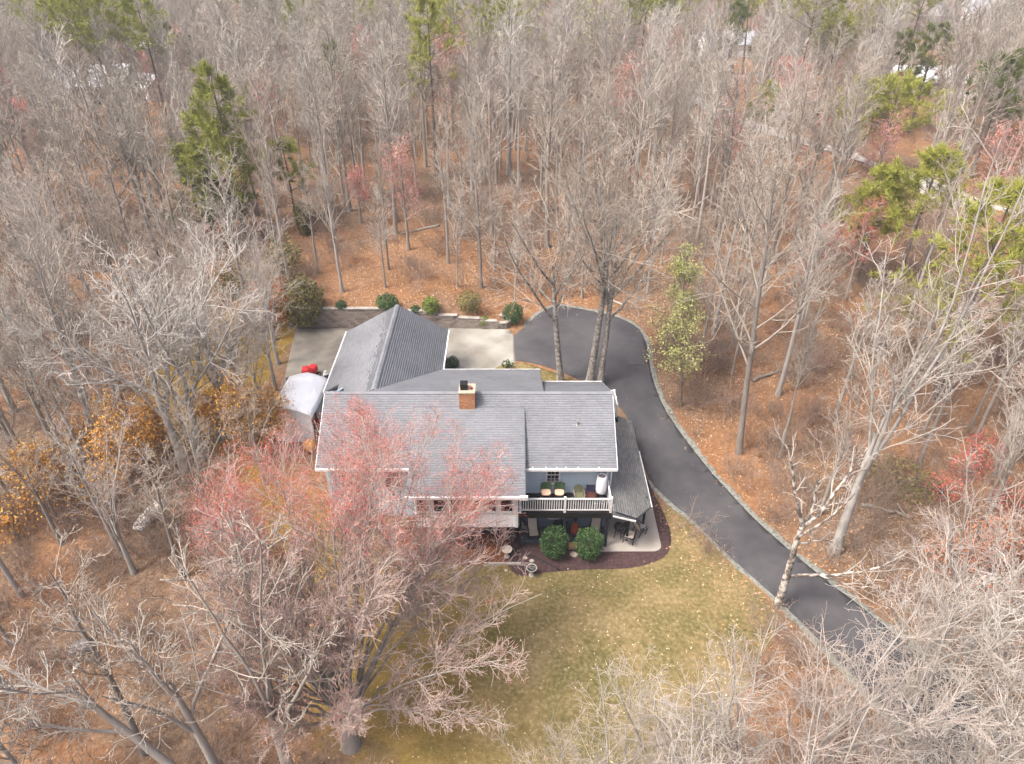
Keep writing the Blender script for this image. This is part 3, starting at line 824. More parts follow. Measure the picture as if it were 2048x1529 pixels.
def arch_chair(x, y, rz, label, seatm, backm, framem, arch=True):
    o = empty('woven_chair' if arch else 'folding_chair', (x, y, 2.945), rz, label, 'chair')
    bx('seat', seatm, o, -.27, .27, -.28, .25, .36, .41, bevel=.015)
    b = MB(); n = 9
    pts = []
    for i in range(n):
        a = math.pi * i / (n - 1)
        pts.append((-.27 * math.cos(a), .28 + .05, .62 + (.30 * math.sin(a) if arch else .28 * (1 if 0 < i < n - 1 else .0))))
    b.poly([(-.27, .26, .42)] + pts + [(.27, .26, .42)])
    bk = b.build('backrest', M[backm], o); s = bk.modifiers.new('thick', 'SOLIDIFY'); s.thickness = .03
    for sx in (-1, 1):
        tb('leg', framem, o, [(sx * .29, -.28, .0), (sx * .28, -.26, .56)], .017); tb('leg', framem, o, [(sx * .29, .30, .0), (sx * .28, .28, .62)], .017)
        tb('armrest', framem, o, [(sx * .29, -.30, .57), (sx * .285, .30, .60)], .022)
    tb('rung', framem, o, [(-.28, -.27, .34), (.28, -.27, .34)], .014)
arch_chair(3.86, 30.95, .05, 'olive woven balcony chair with arched back', 'olive', 'olive', 'sling_grey')
arch_chair(4.52, 30.95, -.03, 'small dark folding chair with navy back beside the white barrel', 'wood_red', 'navy', 'wood_red', False)
o = empty('white_barrel', (5.12, 31.18, 2.945), 0, 'tall white barrel with dark open top in the balcony corner', 'barrel')
MB().lathe([(.20, .42), (.27, .46), (.31, .62), (.315, 1.4), (.28, 1.66), (.25, 1.70), (.20, 1.69), (.19, 1.6)], k=20).build('body', M['siding_white'], o, smooth=True)
MB().lathe([(.18, 1.62), (.18, 1.63), (.06, 1.64), (.04, 1.68)], k=14).build('opening', M['sling_grey'], o)
for a in range(3): tb('leg', 'black', o, [(.27 * math.cos(a * 2.1 + .5), .27 * math.sin(a * 2.1 + .5), 0), (.2 * math.cos(a * 2.1 + .5), .2 * math.sin(a * 2.1 + .5), .46)], .03)
o = empty('side_table', (4.98, 30.45, 2.945), 0, 'low stand with white legs and dark top in front of the white barrel', 'table')
bx('table_top', 'plastic_dark', o, -.25, .25, -.16, .16, .30, .34)
for sx in (-1, 1):
    for sy in (-1, 1): bx('leg', 'white', o, sx * .24 - .03, sx * .24 + .03, sy * .14 - .02, sy * .14 + .02, 0, .36)

def recliner(x, y, z, rz, label, tilt=58, group=None):
    """sling chair: black tube frame, beige sling over seat and back"""
    o = empty('sling_chair', (x, y, z), rz, label, 'chair', group)
    t = R(tilt); bl = .85
    seat = [(-.27, -.45, .40), (.27, -.45, .40), (.27, .08, .36), (-.27, .08, .36)]
    s1 = MB().slab(seat, .02).build('seat', M['sling'], o)
    by, bz = .08 + math.cos(t) * bl, .36 + math.sin(t) * bl
    s2 = MB().slab([(-.27, .09, .37), (.27, .09, .37), (.27, by, bz), (-.27, by, bz)], .02).build('backrest', M['sling'], o)
    for sx in (-1, 1):
        tb('side_rail', 'black', o, [(sx * .29, -.48, .41), (sx * .29, .08, .36), (sx * .29, by, bz + .02)], .028)
        tb('leg', 'black', o, [(sx * .30, -.40, .41), (sx * .30, -.25, .0)], .026); tb('leg', 'black', o, [(sx * .30, .30, .0), (sx * .30, -.1, .62)], .026)
        tb('armrest', 'black', o, [(sx * .31, -.35, .62), (sx * .31, .25, .64)], .03)
    tb('head_rail', 'black', o, [(-.29, by, bz + .02), (.29, by, bz + .02)], .03)
    bx('headrest', 'sling_grey', s2, -.2, .2, by - .12, by - .06, bz - .16, bz - .02)
recliner(1.25, 30.85, .265, .12, 'beige sling chair with black frame under the balcony, farther from the pale patio')
recliner(.70, 31.0, .265, 1.2, 'dark framed sling chair turned sideways under the balcony next to the sunroom pier', 70)
recliner(4.95, 31.0, .265, -.25, 'black framed sling chair half hidden behind the bush nearest the pale patio')
recliner(6.95, 30.55, .09, 2.75, 'beige sling lounge chair standing on the pale patio, back towards the house', 40)
recliner(7.62, 31.15, .09, 2.2, 'sling chair with upright back at the cut corner of the porch roof', 68)
o = empty('patio_table', (2.9, 30.85, .265), 0, 'round dark green table under the balcony', 'table')
MB().lathe([(.50, .72), (.52, .74), (.52, .77), (.50, .78)], k=20).build('table_top', M['green_table'], o, smooth=False)
MB().lathe([(.05, .03), (.05, .72)], k=8).build('stem', M['black'], o); MB().lathe([(.26, .0), (.24, .04), (.05, .06)], k=14).build('base', M['black'], o)
MB().lathe([(.022, .78), (.022, 2.1)], k=8).build('pole', M['plastic_dark'], o)
o = empty('chiminea', (3.72, 30.8, .265), 0, 'dark red clay chiminea with black neck under the balcony', 'fire pot')
MB().lathe([(.16, .22), (.25, .32), (.28, .5), (.24, .72), (.14, .92), (.10, 1.1)], k=16).build('body', M['terracotta'], o, smooth=True)
MB().lathe([(.10, 1.1), (.11, 1.28), (.13, 1.33), (.09, 1.33)], k=14).build('neck', M['plastic_dark'], o, smooth=True)
for a in range(3): tb('leg', 'black', o, [(.24 * math.cos(a * 2.1), .24 * math.sin(a * 2.1), 0), (.17 * math.cos(a * 2.1), .17 * math.sin(a * 2.1), .3)], .02)
o = empty('flower_pot', (1.98, 30.65, .265), 0, 'small dark pot with something pale in it between sling chair and bush', 'pot')
MB().lathe([(.10, 0), (.16, .3), (.17, .32), (.14, .32)], k=12).build('pot', M['plastic_dark'], o); MB().lathe([(.02, .3), (.11, .36), (.10, .42), (.02, .45)], k=10).build('filling', M['white'], o, smooth=True)
# grill under the porch roof
o = empty('barbecue_grill', (6.35, 30.9, .09), .5, 'black covered grill under the front edge of the porch roof', 'grill')
MB().lathe([(.02, .55), (.26, .62), (.31, .78), (.31, .84), (.24, .98), (.05, 1.06)], k=16).build('bowl', M['black'], o, smooth=True)
for a in range(4): tb('leg', 'black', o, [(.3 * math.cos(a * 1.57), .3 * math.sin(a * 1.57), 0), (.2 * math.cos(a * 1.57), .2 * math.sin(a * 1.57), .66)], .022)
bx('side_shelf', 'plastic_dark', o, .3, .68, -.18, .18, .72, .75); tb('handle', 'sling_grey', o, [(-.1, -.28, .92), (.1, -.28, .92)], .015)

# garden things in front of the sunroom and the bushes
def bird_bath(px, py, label, water):
    p = gat(px, py + 16)
    o = empty('bird_bath', p, 0, label, 'bird bath')
    MB().lathe([(.17, -.03), (.16, .06), (.08, .12), (.065, .45), (.10, .52)], k=14).build('pedestal', M['basin'], o, smooth=True)
    bw = MB().lathe([(.06, .5), (.22, .54), (.30, .60), (.31, .63), (.285, .63), (.2, .585), (.02, .57)], k=20).build('bowl', M['basin'], o, smooth=True)
    MB().lathe([(.262, .612), (.26, .616)], k=18).build('water', M[water], bw)
bird_bath(1014, 1098, 'pale stone bird bath with leaf littered bowl in the orange straw', 'lichen')
bird_bath(1063, 1135, 'pale rimmed bird bath filled with dark water at the mulch edge', 'leafwater')
def rock(px, py, r, label, m='lichen', seed=1):
    p = gat(px, py); bm = bmesh.new(); bmesh.ops.create_icosphere(bm, subdivisions=2, radius=r)
    g = np.random.default_rng(seed)
    for v in bm.verts: v.co = Vector((v.co.x * 1.15, v.co.y * .9, v.co.z * .7)) * (1 + g.uniform(-.13, .13))
    me = bpy.data.meshes.new('garden_rock'); bm.to_mesh(me); bm.free()
    o = link('garden_rock', me, None, M[m]); o.location = (p.x, p.y, p.z + r * .3); tag(o, label, 'rock')
rock(1148, 1111, .22, 'rounded pinkish rock in the dark mulch between the two clipped bushes')
rock(1050, 1117, .13, 'small pale stone beside the black hose', seed=2)
rock(1064, 1123, .13, 'small white stone just behind the dark water bird bath', 'basin', seed=3)
rock(1012, 1142, .1, 'small buff stone at the lawn edge of the straw bed', seed=4)
hose = [gat(px, py) + Vector((0, 0, .07)) for px, py in ((1030, 1104), (1048, 1109), (1068, 1115), (1088, 1124), (1104, 1133), (1120, 1143))]
o = MB().tube(hose, .035, 6).build('garden_hose', M['black'], smooth=True); tag(o, 'black hose lying across the mulch from sunroom corner to lawn', 'hose')
a, b = gat(968, 1129), gat(1042, 1129)
o = MB().bar(a + Vector((0, 0, .06)), b + Vector((0, 0, .06)), .13, .12).build('edging_timber', M['basin'], bevel=.01); tag(o, 'pale timber edging the orange straw bed', 'edging')
for (px, py), lab in zip(((679, 1012), (714, 1010)), ('pale yellow ball ornament by the front wall, farther from the sunroom', 'pale yellow ball ornament by the front wall, closer to the sunroom')):
    p = gat(px, py + 8); o = empty('yellow_ornament', p, 0, lab, 'ornament', 'pale yellow ball ornaments by the front wall')
    MB().lathe([(.03, .55), (.15, .6), (.2, .74), (.15, .89), (.03, .94)], k=14).build('globe', M['yellow'], o, smooth=True); MB().lathe([(.12, 0), (.04, .06), (.03, .56)], k=8).build('stem', M['plastic_dark'], o)

# ------------------------------------------------------------------ west side: shelter, mower, bins, boat
p = gat(602, 868)
sh = empty('canopy_shelter', (p.x - .1, p.y + 1.2, p.z - .1), R(-4), 'white fabric canopy shelter with pale blue front beside the house', 'shelter')
W2, LN, EH, RH = 1.42, 1.95, 2.05, 2.75
prof = [(-W2, EH), (-W2 * .86, EH + .3), (-.45, RH - .12), (0, RH), (.45, RH - .12), (W2 * .86, EH + .3), (W2, EH)]
b = MB(); rows = 8
for j in range(rows):
    y = -LN - .12 + (2 * LN + .24) * j / (rows - 1); sag = .05 * math.sin(j * 2.1)
    for i, (x, z) in enumerate(prof): b.v.append((x * 1.04, y, z + sag * (1 if i in (1, 5, 2, 4) else .3) + random.uniform(-.02, .02)))
for j in range(rows - 1):
    for i in range(6): b.f.append((j * 7 + i, j * 7 + i + 1, (j + 1) * 7 + i + 1, (j + 1) * 7 + i))
rf = b.build('canopy', M['tarp'], sh, smooth=True); s = rf.modifiers.new('thick', 'SOLIDIFY'); s.thickness = .025; s.offset = 1
for yy, nm in ((-LN, 'front_panel'), (LN, 'back_panel')):
    MB().slab([(-W2, yy, 0)] * 0 + [(x, yy, z) for x, z in prof], .0).f
    q = MB(); q.v = [(-W2, yy, .02), (W2, yy, .02)] + [(x, yy, z - .02) for x, z in prof[::-1]]; q.f = [tuple(range(9))]
    o = q.build(nm, M['tarp_side'], sh); s = o.modifiers.new('thick', 'SOLIDIFY'); s.thickness = .02
q = MB(); q.v = [(-W2, -LN, .02), (-W2, LN, .02), (-W2, LN, EH), (-W2, -LN, EH)]; q.f = [(0, 1, 2, 3)]; o = q.build('side_panel', M['tarp_side'], sh); o.modifiers.new('thick', 'SOLIDIFY').thickness = .02
q = MB(); q.v = [(W2, -LN * .3, .02), (W2, LN, .02), (W2, LN, EH), (W2, -LN * .6, EH)]; q.f = [(0, 1, 2, 3)]; o = q.build('side_panel', M['greytarp'], sh); o.modifiers.new('thick', 'SOLIDIFY').thickness = .02
for sx in (-1, 1):
    for yy in (-LN, 0, LN): tb('pole', 'sling_grey', sh, [(sx * W2 * .985, yy, 0), (sx * W2 * .985, yy, EH)], .03)
p = gat(622, 904)
o = empty('clay_urn', p, 0, 'large round ochre clay urn in front of the canopy shelter', 'urn')
MB().lathe([(.18, .12), (.34, .26), (.42, .5), (.38, .74), (.24, .88), (.2, .92), (.16, .90)], k=18).build('body', M['pot'], o, smooth=True); MB().lathe([(.24, 0), (.22, .14)], k=12).build('stand', M['black'], o)
p = gat(548, 838)
o = empty('white_tank', p, 0, 'round white tank beside the canopy shelter on the woods side', 'tank')
MB().lathe([(.30, 0), (.33, .1), (.33, .62), (.24, .78), (.06, .84)], k=18).build('body', M['tarp'], o, smooth=True); MB().lathe([(.06, .83), (.06, .9)], k=8).build('cap', M['sling_grey'], o)
p = gat(622, 754)
o = empty('riding_mower', p, R(55), 'riding mower under a bright red cover on the rear yard slab', 'mower'); o.scale = (.85, .85, .8)
bm = bmesh.new(); bmesh.ops.create_uvsphere(bm, u_segments=20, v_segments=12, radius=1)
g = np.random.default_rng(3)
for v in bm.verts:
    c = v.co; v.co = Vector((math.copysign(abs(c.x) ** .7, c.x) * .75, math.copysign(abs(c.y) ** .7, c.y) * .42, (.62 + .42 * c.z + (.30 if c.x < -.2 and c.z > .2 else 0) + (.12 if c.x > .55 else 0) + g.uniform(-.09, .09)) if c.z > -.6 else .22))
me = bpy.data.meshes.new('cover'); bm.to_mesh(me); bm.free(); me.polygons.foreach_set('use_smooth', np.ones(len(me.polygons), bool)); link('cover', me, o, M['red'])
for x, y, r in ((-.5, -.42, .26), (-.5, .42, .26), (.52, -.40, .19), (.52, .40, .19)):
    q = MB().tube([(x, y - .08, r), (x, y + .08, r)], r, 14).build('wheel', M['black'], o); MB().tube([(x, y - .09, r), (x, y + .09, r)], r * .45, 10).build('rim', M['sling'], q)
p = gat(590, 772)
o = empty('utility_cart', p, R(20), 'black garden cart beside the red covered mower', 'cart')
MB().slab([(-.55, -.35, .62), (.55, -.35, .62), (.55, .35, .62), (-.55, .35, .62)], .36).build('tub', M['plastic_dark'], o, bevel=.05)
for y in (-.38, .38): MB().tube([(-.2, y - .05, .22), (-.2, y + .05, .22)], .22, 14).build('wheel', M['black'], o)
tb('handle', 'black', o, [(.5, -.2, .5), (1.0, -.2, .8), (1.0, .2, .8), (.5, .2, .5)], .025)
p = gat(662, 778)
o = empty('trash_bin', p, R(15), 'dark lidded trash bin by the garage gutter', 'bin')
MB().slab([(-.3, -.33, .9), (.3, -.33, .9), (.3, .33, .9), (-.3, .33, .9)], .9).build('body', M['plastic_dark'], o, bevel=.04); bx('lid', 'black', o, -.33, .33, -.37, .36, .905, .97, bevel=.02)
p = gat(653, 760)
o = empty('gas_cylinder', p, 0, 'small white gas cylinder against the garage wall', 'gas cylinder')
MB().lathe([(.15, 0), (.19, .08), (.19, .5), (.14, .6), (.05, .64)], k=16).build('body', M['white'], o, smooth=True); MB().lathe([(.09, .62), (.1, .74), (.08, .74)], k=10).build('collar', M['white'], o)
# upturned boat in the leaves
p = gat(302, 1032)
o = empty('upturned_boat', (p.x, p.y, p.z), R(-13), 'white upturned rowing boat lying among bare shrubs', 'boat'); o.scale = (.72, .8, .8)
b = MB(); ns, nk = 11, 9
for i in range(ns):
    t = i / (ns - 1) * 2 - 1; w = .62 * (1 - max(0, t) ** 3 * .85 - max(0, -t) ** 6 * .35); h = .5 * (1 - abs(t) ** 4 * .45)
    for k in range(nk):
        a = math.pi * k / (nk - 1); b.v.append((-w * math.cos(a), t * 1.55, .05 + h * math.sin(a) ** .7))
for i in range(ns - 1):
    for k in range(nk - 1): b.f.append((i * nk + k, i * nk + k + 1, (i + 1) * nk + k + 1, (i + 1) * nk + k))
b.f += [tuple(range(nk)), tuple(range((ns - 1) * nk + nk - 1, (ns - 1) * nk - 1, -1))]
b.build('hull', M['canoe'], o, smooth=True)
tb('keel', 'sling_grey', o, [(0, -1.5, .42), (0, -.8, .55), (0, .8, .55), (0, 1.45, .42)], .03)
for sx in (-1, 1): tb('gunwale', 'plastic_dark', o, [(sx * .46, -1.5, .06), (sx * .64, -.6, .06), (sx * .63, .4, .06), (sx * .12, 1.55, .06)], .05)
# covered wood stack
p = gat(165, 1300)
o = empty('wood_stack', p, R(20), 'grey covered wood stack deep among the bare branches', 'wood stack'); o.scale = (.62, .62, .6)
proto = None
for r in range(3):
    for k in range(6 - r):
        x = (k - (5 - r) / 2) * .25; z = .12 + r * .21
        if proto is None: proto = MB().tube([(0, -.5, 0), (0, .5, 0)], .12, 8).build('log', M['bark_dark'], o); q = proto
        else: q = proto.copy(); COL.objects.link(q); q.parent = o
        q.location = (x, 0, z)
b = MB()
for i in range(9):
    x = (i - 4) * .22
    for j in range(5):
        y = (j - 2) * .31; b.v.append((x, y, .80 - .045 * abs(i - 4) ** 1.6 - .05 * abs(j - 2) + random.uniform(-.02, .02)))
for i in range(8):
    for j in range(4): b.f.append((i * 5 + j, (i + 1) * 5 + j, (i + 1) * 5 + j + 1, i * 5 + j + 1))
q = b.build('cover', M['greytarp'], o, smooth=True); q.modifiers.new('thick', 'SOLIDIFY').thickness = .02
a, b_ = gat(1214, 599), gat(1248, 613)
o = MB().bar(a + Vector((0, 0, .12)), b_ + Vector((0, 0, .10)), .16, .08).build('plank', M['basin'], bevel=.01); tag(o, 'pale plank lying on the leaves past the turnaround', 'plank')

def fallen_log(pa, pb, r, label, seed):
    a = gat(*pa); b = gat(*pb); g = np.random.default_rng(seed); n = 7
    pts = [a.lerp(b, i / (n - 1)) for i in range(n)]
    pts = [Vector((q.x + g.normal(0, .08), q.y + g.normal(0, .08), zf(q.x, q.y) + r * .7)) for q in pts]
    o = MB().tube(pts, [r * (1 - .6 * i / (n - 1)) for i in range(n)], 8).build('fallen_log', M['bark'], smooth=True); tag(o, label, 'log')
    for k in (2, 4, 5):
        q = pts[k]; d = Vector((g.normal(), g.normal(), .7)).normalized() * g.uniform(.5, 1.1)
        MB().tube([q, q + d * .5, q + d + Vector((0, 0, .1))], [r * .35, r * .22, .015], 5).build('limb', M['bark'], o, smooth=True)
fallen_log((20, 985), (120, 1000), .16, 'pale fallen log between the orange bushes at the edge of the picture', 1)
fallen_log((1130, 470), (1210, 492), .15, 'fallen log on the leaf slope upslope of the turnaround', 2)
fallen_log((1500, 760), (1590, 742), .14, 'fallen log in the leaves beside the driveway bend', 3)
fallen_log((880, 452), (800, 470), .13, 'fallen log on the orange slope behind the garage', 4)
fallen_log((1720, 1010), (1830, 1040), .15, 'fallen log near the foot of the pale forked tree', 5)
fallen_log((1440, 520), (1500, 560), .13, 'short fallen log in the woods past the young green tree', 6)
# ------------------------------------------------------------------ far houses
FARH = []
def far_house(px, py, w, d, h, rh, rz, wall, rf, label, gable=True, nwin=4):
    p = gat(px, py)
    o = empty('distant_house', p, R(rz), label, 'house'); FARH.append((p.x, p.y, px, w))
    bx('wall', wall, o, -w / 2, w / 2, -d / 2, d / 2, -1.5, h)
    e = .45
    for s in (-1, 1):
        pts = [(-w / 2 - e, s * (d / 2 + e), h - .05), (w / 2 + e, s * (d / 2 + e), h - .05), (w / 2 + e, 0, h + rh), (-w / 2 - e, 0, h + rh)]
        MB().slab(pts if s < 0 else pts[::-1], .2).build('roof', rf if not isinstance(rf, str) else M[rf], o)
    for s in (-1, 1):
        g_ = MB(); x = s * (w / 2 - .06); g_.v = [(x - .05, -d / 2, h + .01), (x - .05, d / 2, h + .01), (x - .05, 0, h + rh - .15), (x + .05, -d / 2, h + .01), (x + .05, d / 2, h + .01), (x + .05, 0, h + rh - .15)]
        g_.f = [(0, 1, 2), (5, 4, 3), (0, 3, 4, 1), (1, 4, 5, 2), (2, 5, 3, 0)]; g_.build('gable', M[wall], o)
    if gable:   # cross gable facing the viewer
        gw = w * .2; gx_ = w * .18; yf = -d / 2 - 1.0
        bx('gable_wall', wall, o, gx_ - gw, gx_ + gw, yf, -d / 2 - .01, -1.5, h)
        g_ = MB(); g_.v = [(gx_ - gw, yf, h + .01), (gx_ + gw, yf, h + .01), (gx_, yf, h + rh * .8), (gx_ - gw, yf + .1, h + .01), (gx_ + gw, yf + .1, h + .01), (gx_, yf + .1, h + rh * .8)]
        g_.f = [(0, 1, 2), (5, 4, 3), (0, 3, 4, 1), (1, 4, 5, 2), (2, 5, 3, 0)]; g_.build('gable', M['siding_white'], o)
        for s in (-1, 1):
            pts = [(gx_ + s * (gw + .35), yf - .35, h - .2), (gx_, yf - .35, h + rh * .86), (gx_, 0, h + rh * .86), (gx_ + s * (gw + .35), -d / 2 * .5, h - .2)]
            MB().slab(pts if s < 0 else pts[::-1], .15).build('roof', rf if not isinstance(rf, str) else M[rf], o)
    for i in range(nwin):
        x = -w / 2 + w * (i + .5) / nwin
        y0 = -d / 2 - (1.0 if gable and abs(x - w * .18) < w * .2 else 0)
        f = MB().box(x - .75, x + .75, y0 - .08, y0 - .01, h - 2.1, h - .4).build('window', M['white'], o); MB().box(x - .62, x + .62, y0 - .11, y0 - .085, h - 1.98, h - .52).build('pane', M['glass'], f)
    bx('door', 'plastic_dark', o, -w * .05 - .5, -w * .05 + .5, -d / 2 - .06, -d / 2 - .005, .0, 2.1)
    return o
roof_br = mat('brown_roof', [(.20, .15, .13), (.28, .22, .19)], 2, .9); roof_gr = mat('slate_roof', [(.24, .25, .28), (.34, .35, .38)], 2, .9); roof_w = mat('white_metal_roof', [(.46, .47, .49), (.62, .63, .65)], 1.5, .6)
M['brown_wall'] = mat('brown_wall', [(.26, .17, .13), (.34, .23, .18)], 2, .9)
far_house(215, 200, 9, 8, 3, 2.4, 12, 'sling', roof_w, 'white roofed house among bare trees, the nearer of two beyond the tall pine', False, 3)
far_house(300, 200, 6, 5, 2.6, 1.6, -25, 'siding_white', roof_w, 'small white roofed outbuilding right beside the nearer white roofed house', False, 2)
far_house(312, 118, 9, 6, 2.8, 1.8, 4, 'siding_white', roof_w, 'low white building beyond the small red tree', False, 3)
far_house(1800, 66, 26, 11, 5, 4, 6, 'brown_wall', roof_br, 'large brown roofed house with white gable on the far hillside')
far_house(1998, 64, 22, 11, 5, 4.5, -8, 'siding_white', roof_gr, 'slate roofed white house with gable at the far corner of the woods')
far_house(1868, 186, 16, 8, 2.6, 1.8, -4, 'siding_white', roof_w, 'long low white building below the distant brown house', False, 5)
far_house(1450, 112, 12, 8, 3, 2.2, 10, 'siding_white', roof_gr, 'pale grey roofed house hidden behind olive pines', False, 3)
# ------------------------------------------------------------------ trees: generator
def unit(a): return a / (np.linalg.norm(a, axis=-1, keepdims=True) + 1e-9)

def tubes(P, Rd, k):
    """P (B,n,3), Rd (B,n) -> verts, quads"""
    B, n, _ = P.shape
    T = np.empty_like(P); T[:, 1:-1] = P[:, 2:] - P[:, :-2]; T[:, 0] = P[:, 1] - P[:, 0]; T[:, -1] = P[:, -1] - P[:, -2]
    T = unit(T)
    av = unit(P[:, -1] - P[:, 0])
    ref = np.where(np.abs(av[:, 2:3]) < .85, np.array([[0, 0, 1.]]), np.array([[1., 0, 0]]))[:, None]
    u = unit(np.cross(T, ref)); w = np.cross(T, u)
    an = np.arange(k) * 2 * math.pi / k
    V = P[:, :, None] + Rd[:, :, None, None] * (u[:, :, None] * np.cos(an)[None, None, :, None] + w[:, :, None] * np.sin(an)[None, None, :, None])
    idx = np.arange(B * n * k).reshape(B, n, k)
    a = idx[:, :-1]; b = np.roll(a, -1, 2); c = np.roll(idx[:, 1:], -1, 2); d = idx[:, 1:]
    return V.reshape(-1, 3), np.stack([a, b, c, d], -1).reshape(-1, 4)

def cat_meshes(L):
    Vs, Fs, n = [], [], 0
    for v, f in L:
        Vs.append(v); Fs.append(f + n); n += len(v)
    return np.concatenate(Vs), np.concatenate(Fs)

def grow(g, P, Rd, m, t0, t1, ang, length, n, up, wig, rr, rtip, shape=None, droop=0.0, pull=(0, 0)):
    """m children on every parent polyline"""
    B, pn, _ = P.shape
    t = t0 + (t1 - t0) * (np.arange(m)[None] + g.random((B, m))) / m
    f = t * (pn - 1); i = np.minimum(f.astype(int), pn - 2); fr = (f - i)[..., None]
    bi = np.arange(B)[:, None]
    base = P[bi, i] * (1 - fr) + P[bi, i + 1] * fr
    tan = unit(P[bi, i + 1] - P[bi, i])
    rb = Rd[bi, i] * (1 - fr[..., 0]) + Rd[bi, i + 1] * fr[..., 0]
    pl = np.linalg.norm(P[:, 1:] - P[:, :-1], axis=-1).sum(1)[:, None]
    base = base.reshape(-1, 3); tan = tan.reshape(-1, 3); rb = rb.reshape(-1); tt = t.reshape(-1)
    N = len(base)
    az = (np.arange(m)[None] * 2.4 + g.random((B, 1)) * 6.28 + g.normal(0, .5, (B, m))).reshape(-1)
    ref = np.where(np.abs(tan[:, 2:3]) < .9, np.array([[0, 0, 1.]]), np.array([[1., 0, 0]]))
    u = unit(np.cross(tan, ref)); w = np.cross(tan, u)
    a = R(ang[0]) + (R(ang[1]) - R(ang[0])) * g.random(N)
    d = tan * np.cos(a)[:, None] + (u * np.cos(az)[:, None] + w * np.sin(az)[:, None]) * np.sin(a)[:, None]
    L = (np.repeat(pl[:, 0], m) if length[1] == 'rel' else np.full(N, 1.0)) * length[0] * g.uniform(.65, 1.25, N)
    if shape is not None: L = L * shape(tt)
    Q = np.empty((N, n, 3)); Q[:, 0] = base; cur = base.copy()
    for j in range(1, n):
        d = unit(d + np.array([pull[0], pull[1], up]) / (n - 1) + g.normal(0, wig, (N, 3)) - np.array([0, 0, droop]) * (j / n))
        cur = cur + d * (L / (n - 1))[:, None]; Q[:, j] = cur
    r0 = np.maximum(np.minimum(rb * .85, rb * rr + .002), rtip)
    s = np.linspace(0, 1, n)[None]
    return Q, np.maximum(r0[:, None] * (1 - s) ** .8, rtip) if False else (r0[:, None] * (1 - s) + rtip * s)

def trunk_line(g, H, r, lean=(0, 0), n=12, wig=.012, tip=.02, top=1.0):
    s = np.linspace(0, 1, n)
    P = np.zeros((1, n, 3)); P[0, :, 2] = s * H * top
    off = np.cumsum(g.normal(0, wig * H / math.sqrt(n), (n, 2)), 0) * s[:, None]
    P[0, :, :2] = off + np.outer(s, lean)
    rad = r * (1 - s) ** .75 * .95 + tip
    rad[0] *= 1.35
    P[0, 0, 2] = -.25
    return P, rad[None]

def species_forest(seed, H, r, rt=.0135, dens=1.0, first=.35, narrow=1.0, lean=(0, 0), wig=.014, l1=.27):
    g = np.random.default_rng(seed)
    P0, R0 = trunk_line(g, H, r, lean, wig=wig)
    P1, R1 = grow(g, P0, R0, int(19 * dens), first, .97, (26, 56), (l1 * narrow, 'rel'), 6, .35, .10, .5, rt * 1.5, lambda t: 1.25 - .85 * t)
    P2, R2 = grow(g, P1, R1, 6, .2, .97, (28, 55), (.48, 'rel'), 5, .30, .15, .62, rt * 1.1, lambda t: 1.15 - .5 * t)
    P3, R3 = grow(g, P2, R2, 4, .2, .98, (25, 55), (.55, 'rel'), 4, .28, .2, .7, rt, lambda t: 1.1 - .4 * t)
    P4, R4 = grow(g, P3, R3, 1, .3, .95, (25, 50), (.55, 'rel'), 3, .2, .2, .8, rt * .9)
    return dict(trunk=[tubes(P0, R0, 9)], crown=[tubes(P1, R1, 5), tubes(P2, R2, 4), tubes(P3, R3, 3), tubes(P4, R4, 3)], tips=np.concatenate([P3[:, -1], P4[:, -1]]), P=(P1, P2, P3))

def species_spread(seed, H, r, leaders=5, rt=.0125, lr=.58, fork=.2, spread=(15, 42), lead=.8, d2=11, d3=7, d4=4, up=.35, lean=(0, 0), l2=.38, droop=0.0, fork_to=.2, pull=(0, 0), keep=None, tiplim=1.0):
    g = np.random.default_rng(seed)
    P0, R0 = trunk_line(g, H * (fork + fork_to), r, lean, n=8, wig=.01, tip=r * .5)
    P1, R1 = grow(g, P0, R0, leaders, .5, .98, spread, (lead * H, 'abs'), 10, up, .07, lr, rt * 2, pull=pull)
    def cut(P, Rd, slack=0.0):
        if keep is None: return P, Rd
        k = keep(P[:, -1], slack); return P[k], Rd[k]
    P1, R1 = cut(P1, R1, .5)
    P2, R2 = grow(g, P1, R1, d2, .12, .97, (28, 60), (l2, 'rel'), 6, .25, .12, .42, rt * 1.4, lambda t: 1.2 - .75 * t, droop)
    P2, R2 = cut(P2, R2)
    P3, R3 = grow(g, P2, R2, d3, .15, .97, (28, 58), (.45, 'rel'), 5, .22, .16, .6, rt * 1.1, lambda t: 1.15 - .5 * t, droop)
    P3, R3 = cut(P3, R3)
    P4, R4 = grow(g, P3, R3, d4, .2, .97, (25, 52), (.5, 'rel'), 4, .2, .2, .75, rt)
    P4, R4 = cut(P4, R4, .2)
    return dict(trunk=[tubes(P0, R0, 12), tubes(P1, R1, 8)], crown=[tubes(P2, R2, 5), tubes(P3, R3, 4), tubes(P4, R4, 3)], tips=P4[:, -1], P=(P2, P3, P4))

def leaf_quads(g, C, size, up=0.0, per=3, spread=.15, aspect=.5):
    """little leaf or bud faces round points C"""
    N = len(C) * per
    c = np.repeat(C, per, 0) + g.normal(0, spread, (N, 3))
    d = unit(g.normal(0, 1, (N, 3)) + np.array([0, 0, up])); o = unit(np.cross(d, g.normal(0, 1, (N, 3))))
    s = (size * g.uniform(.6, 1.3, N))[:, None]
    a = c - d * s * .5; b = c + d * s * .5
    V = np.stack([a, c + o * s * aspect * .5, b, c - o * s * aspect * .5], 1).reshape(-1, 3)
    return V, np.arange(N * 4).reshape(-1, 4)

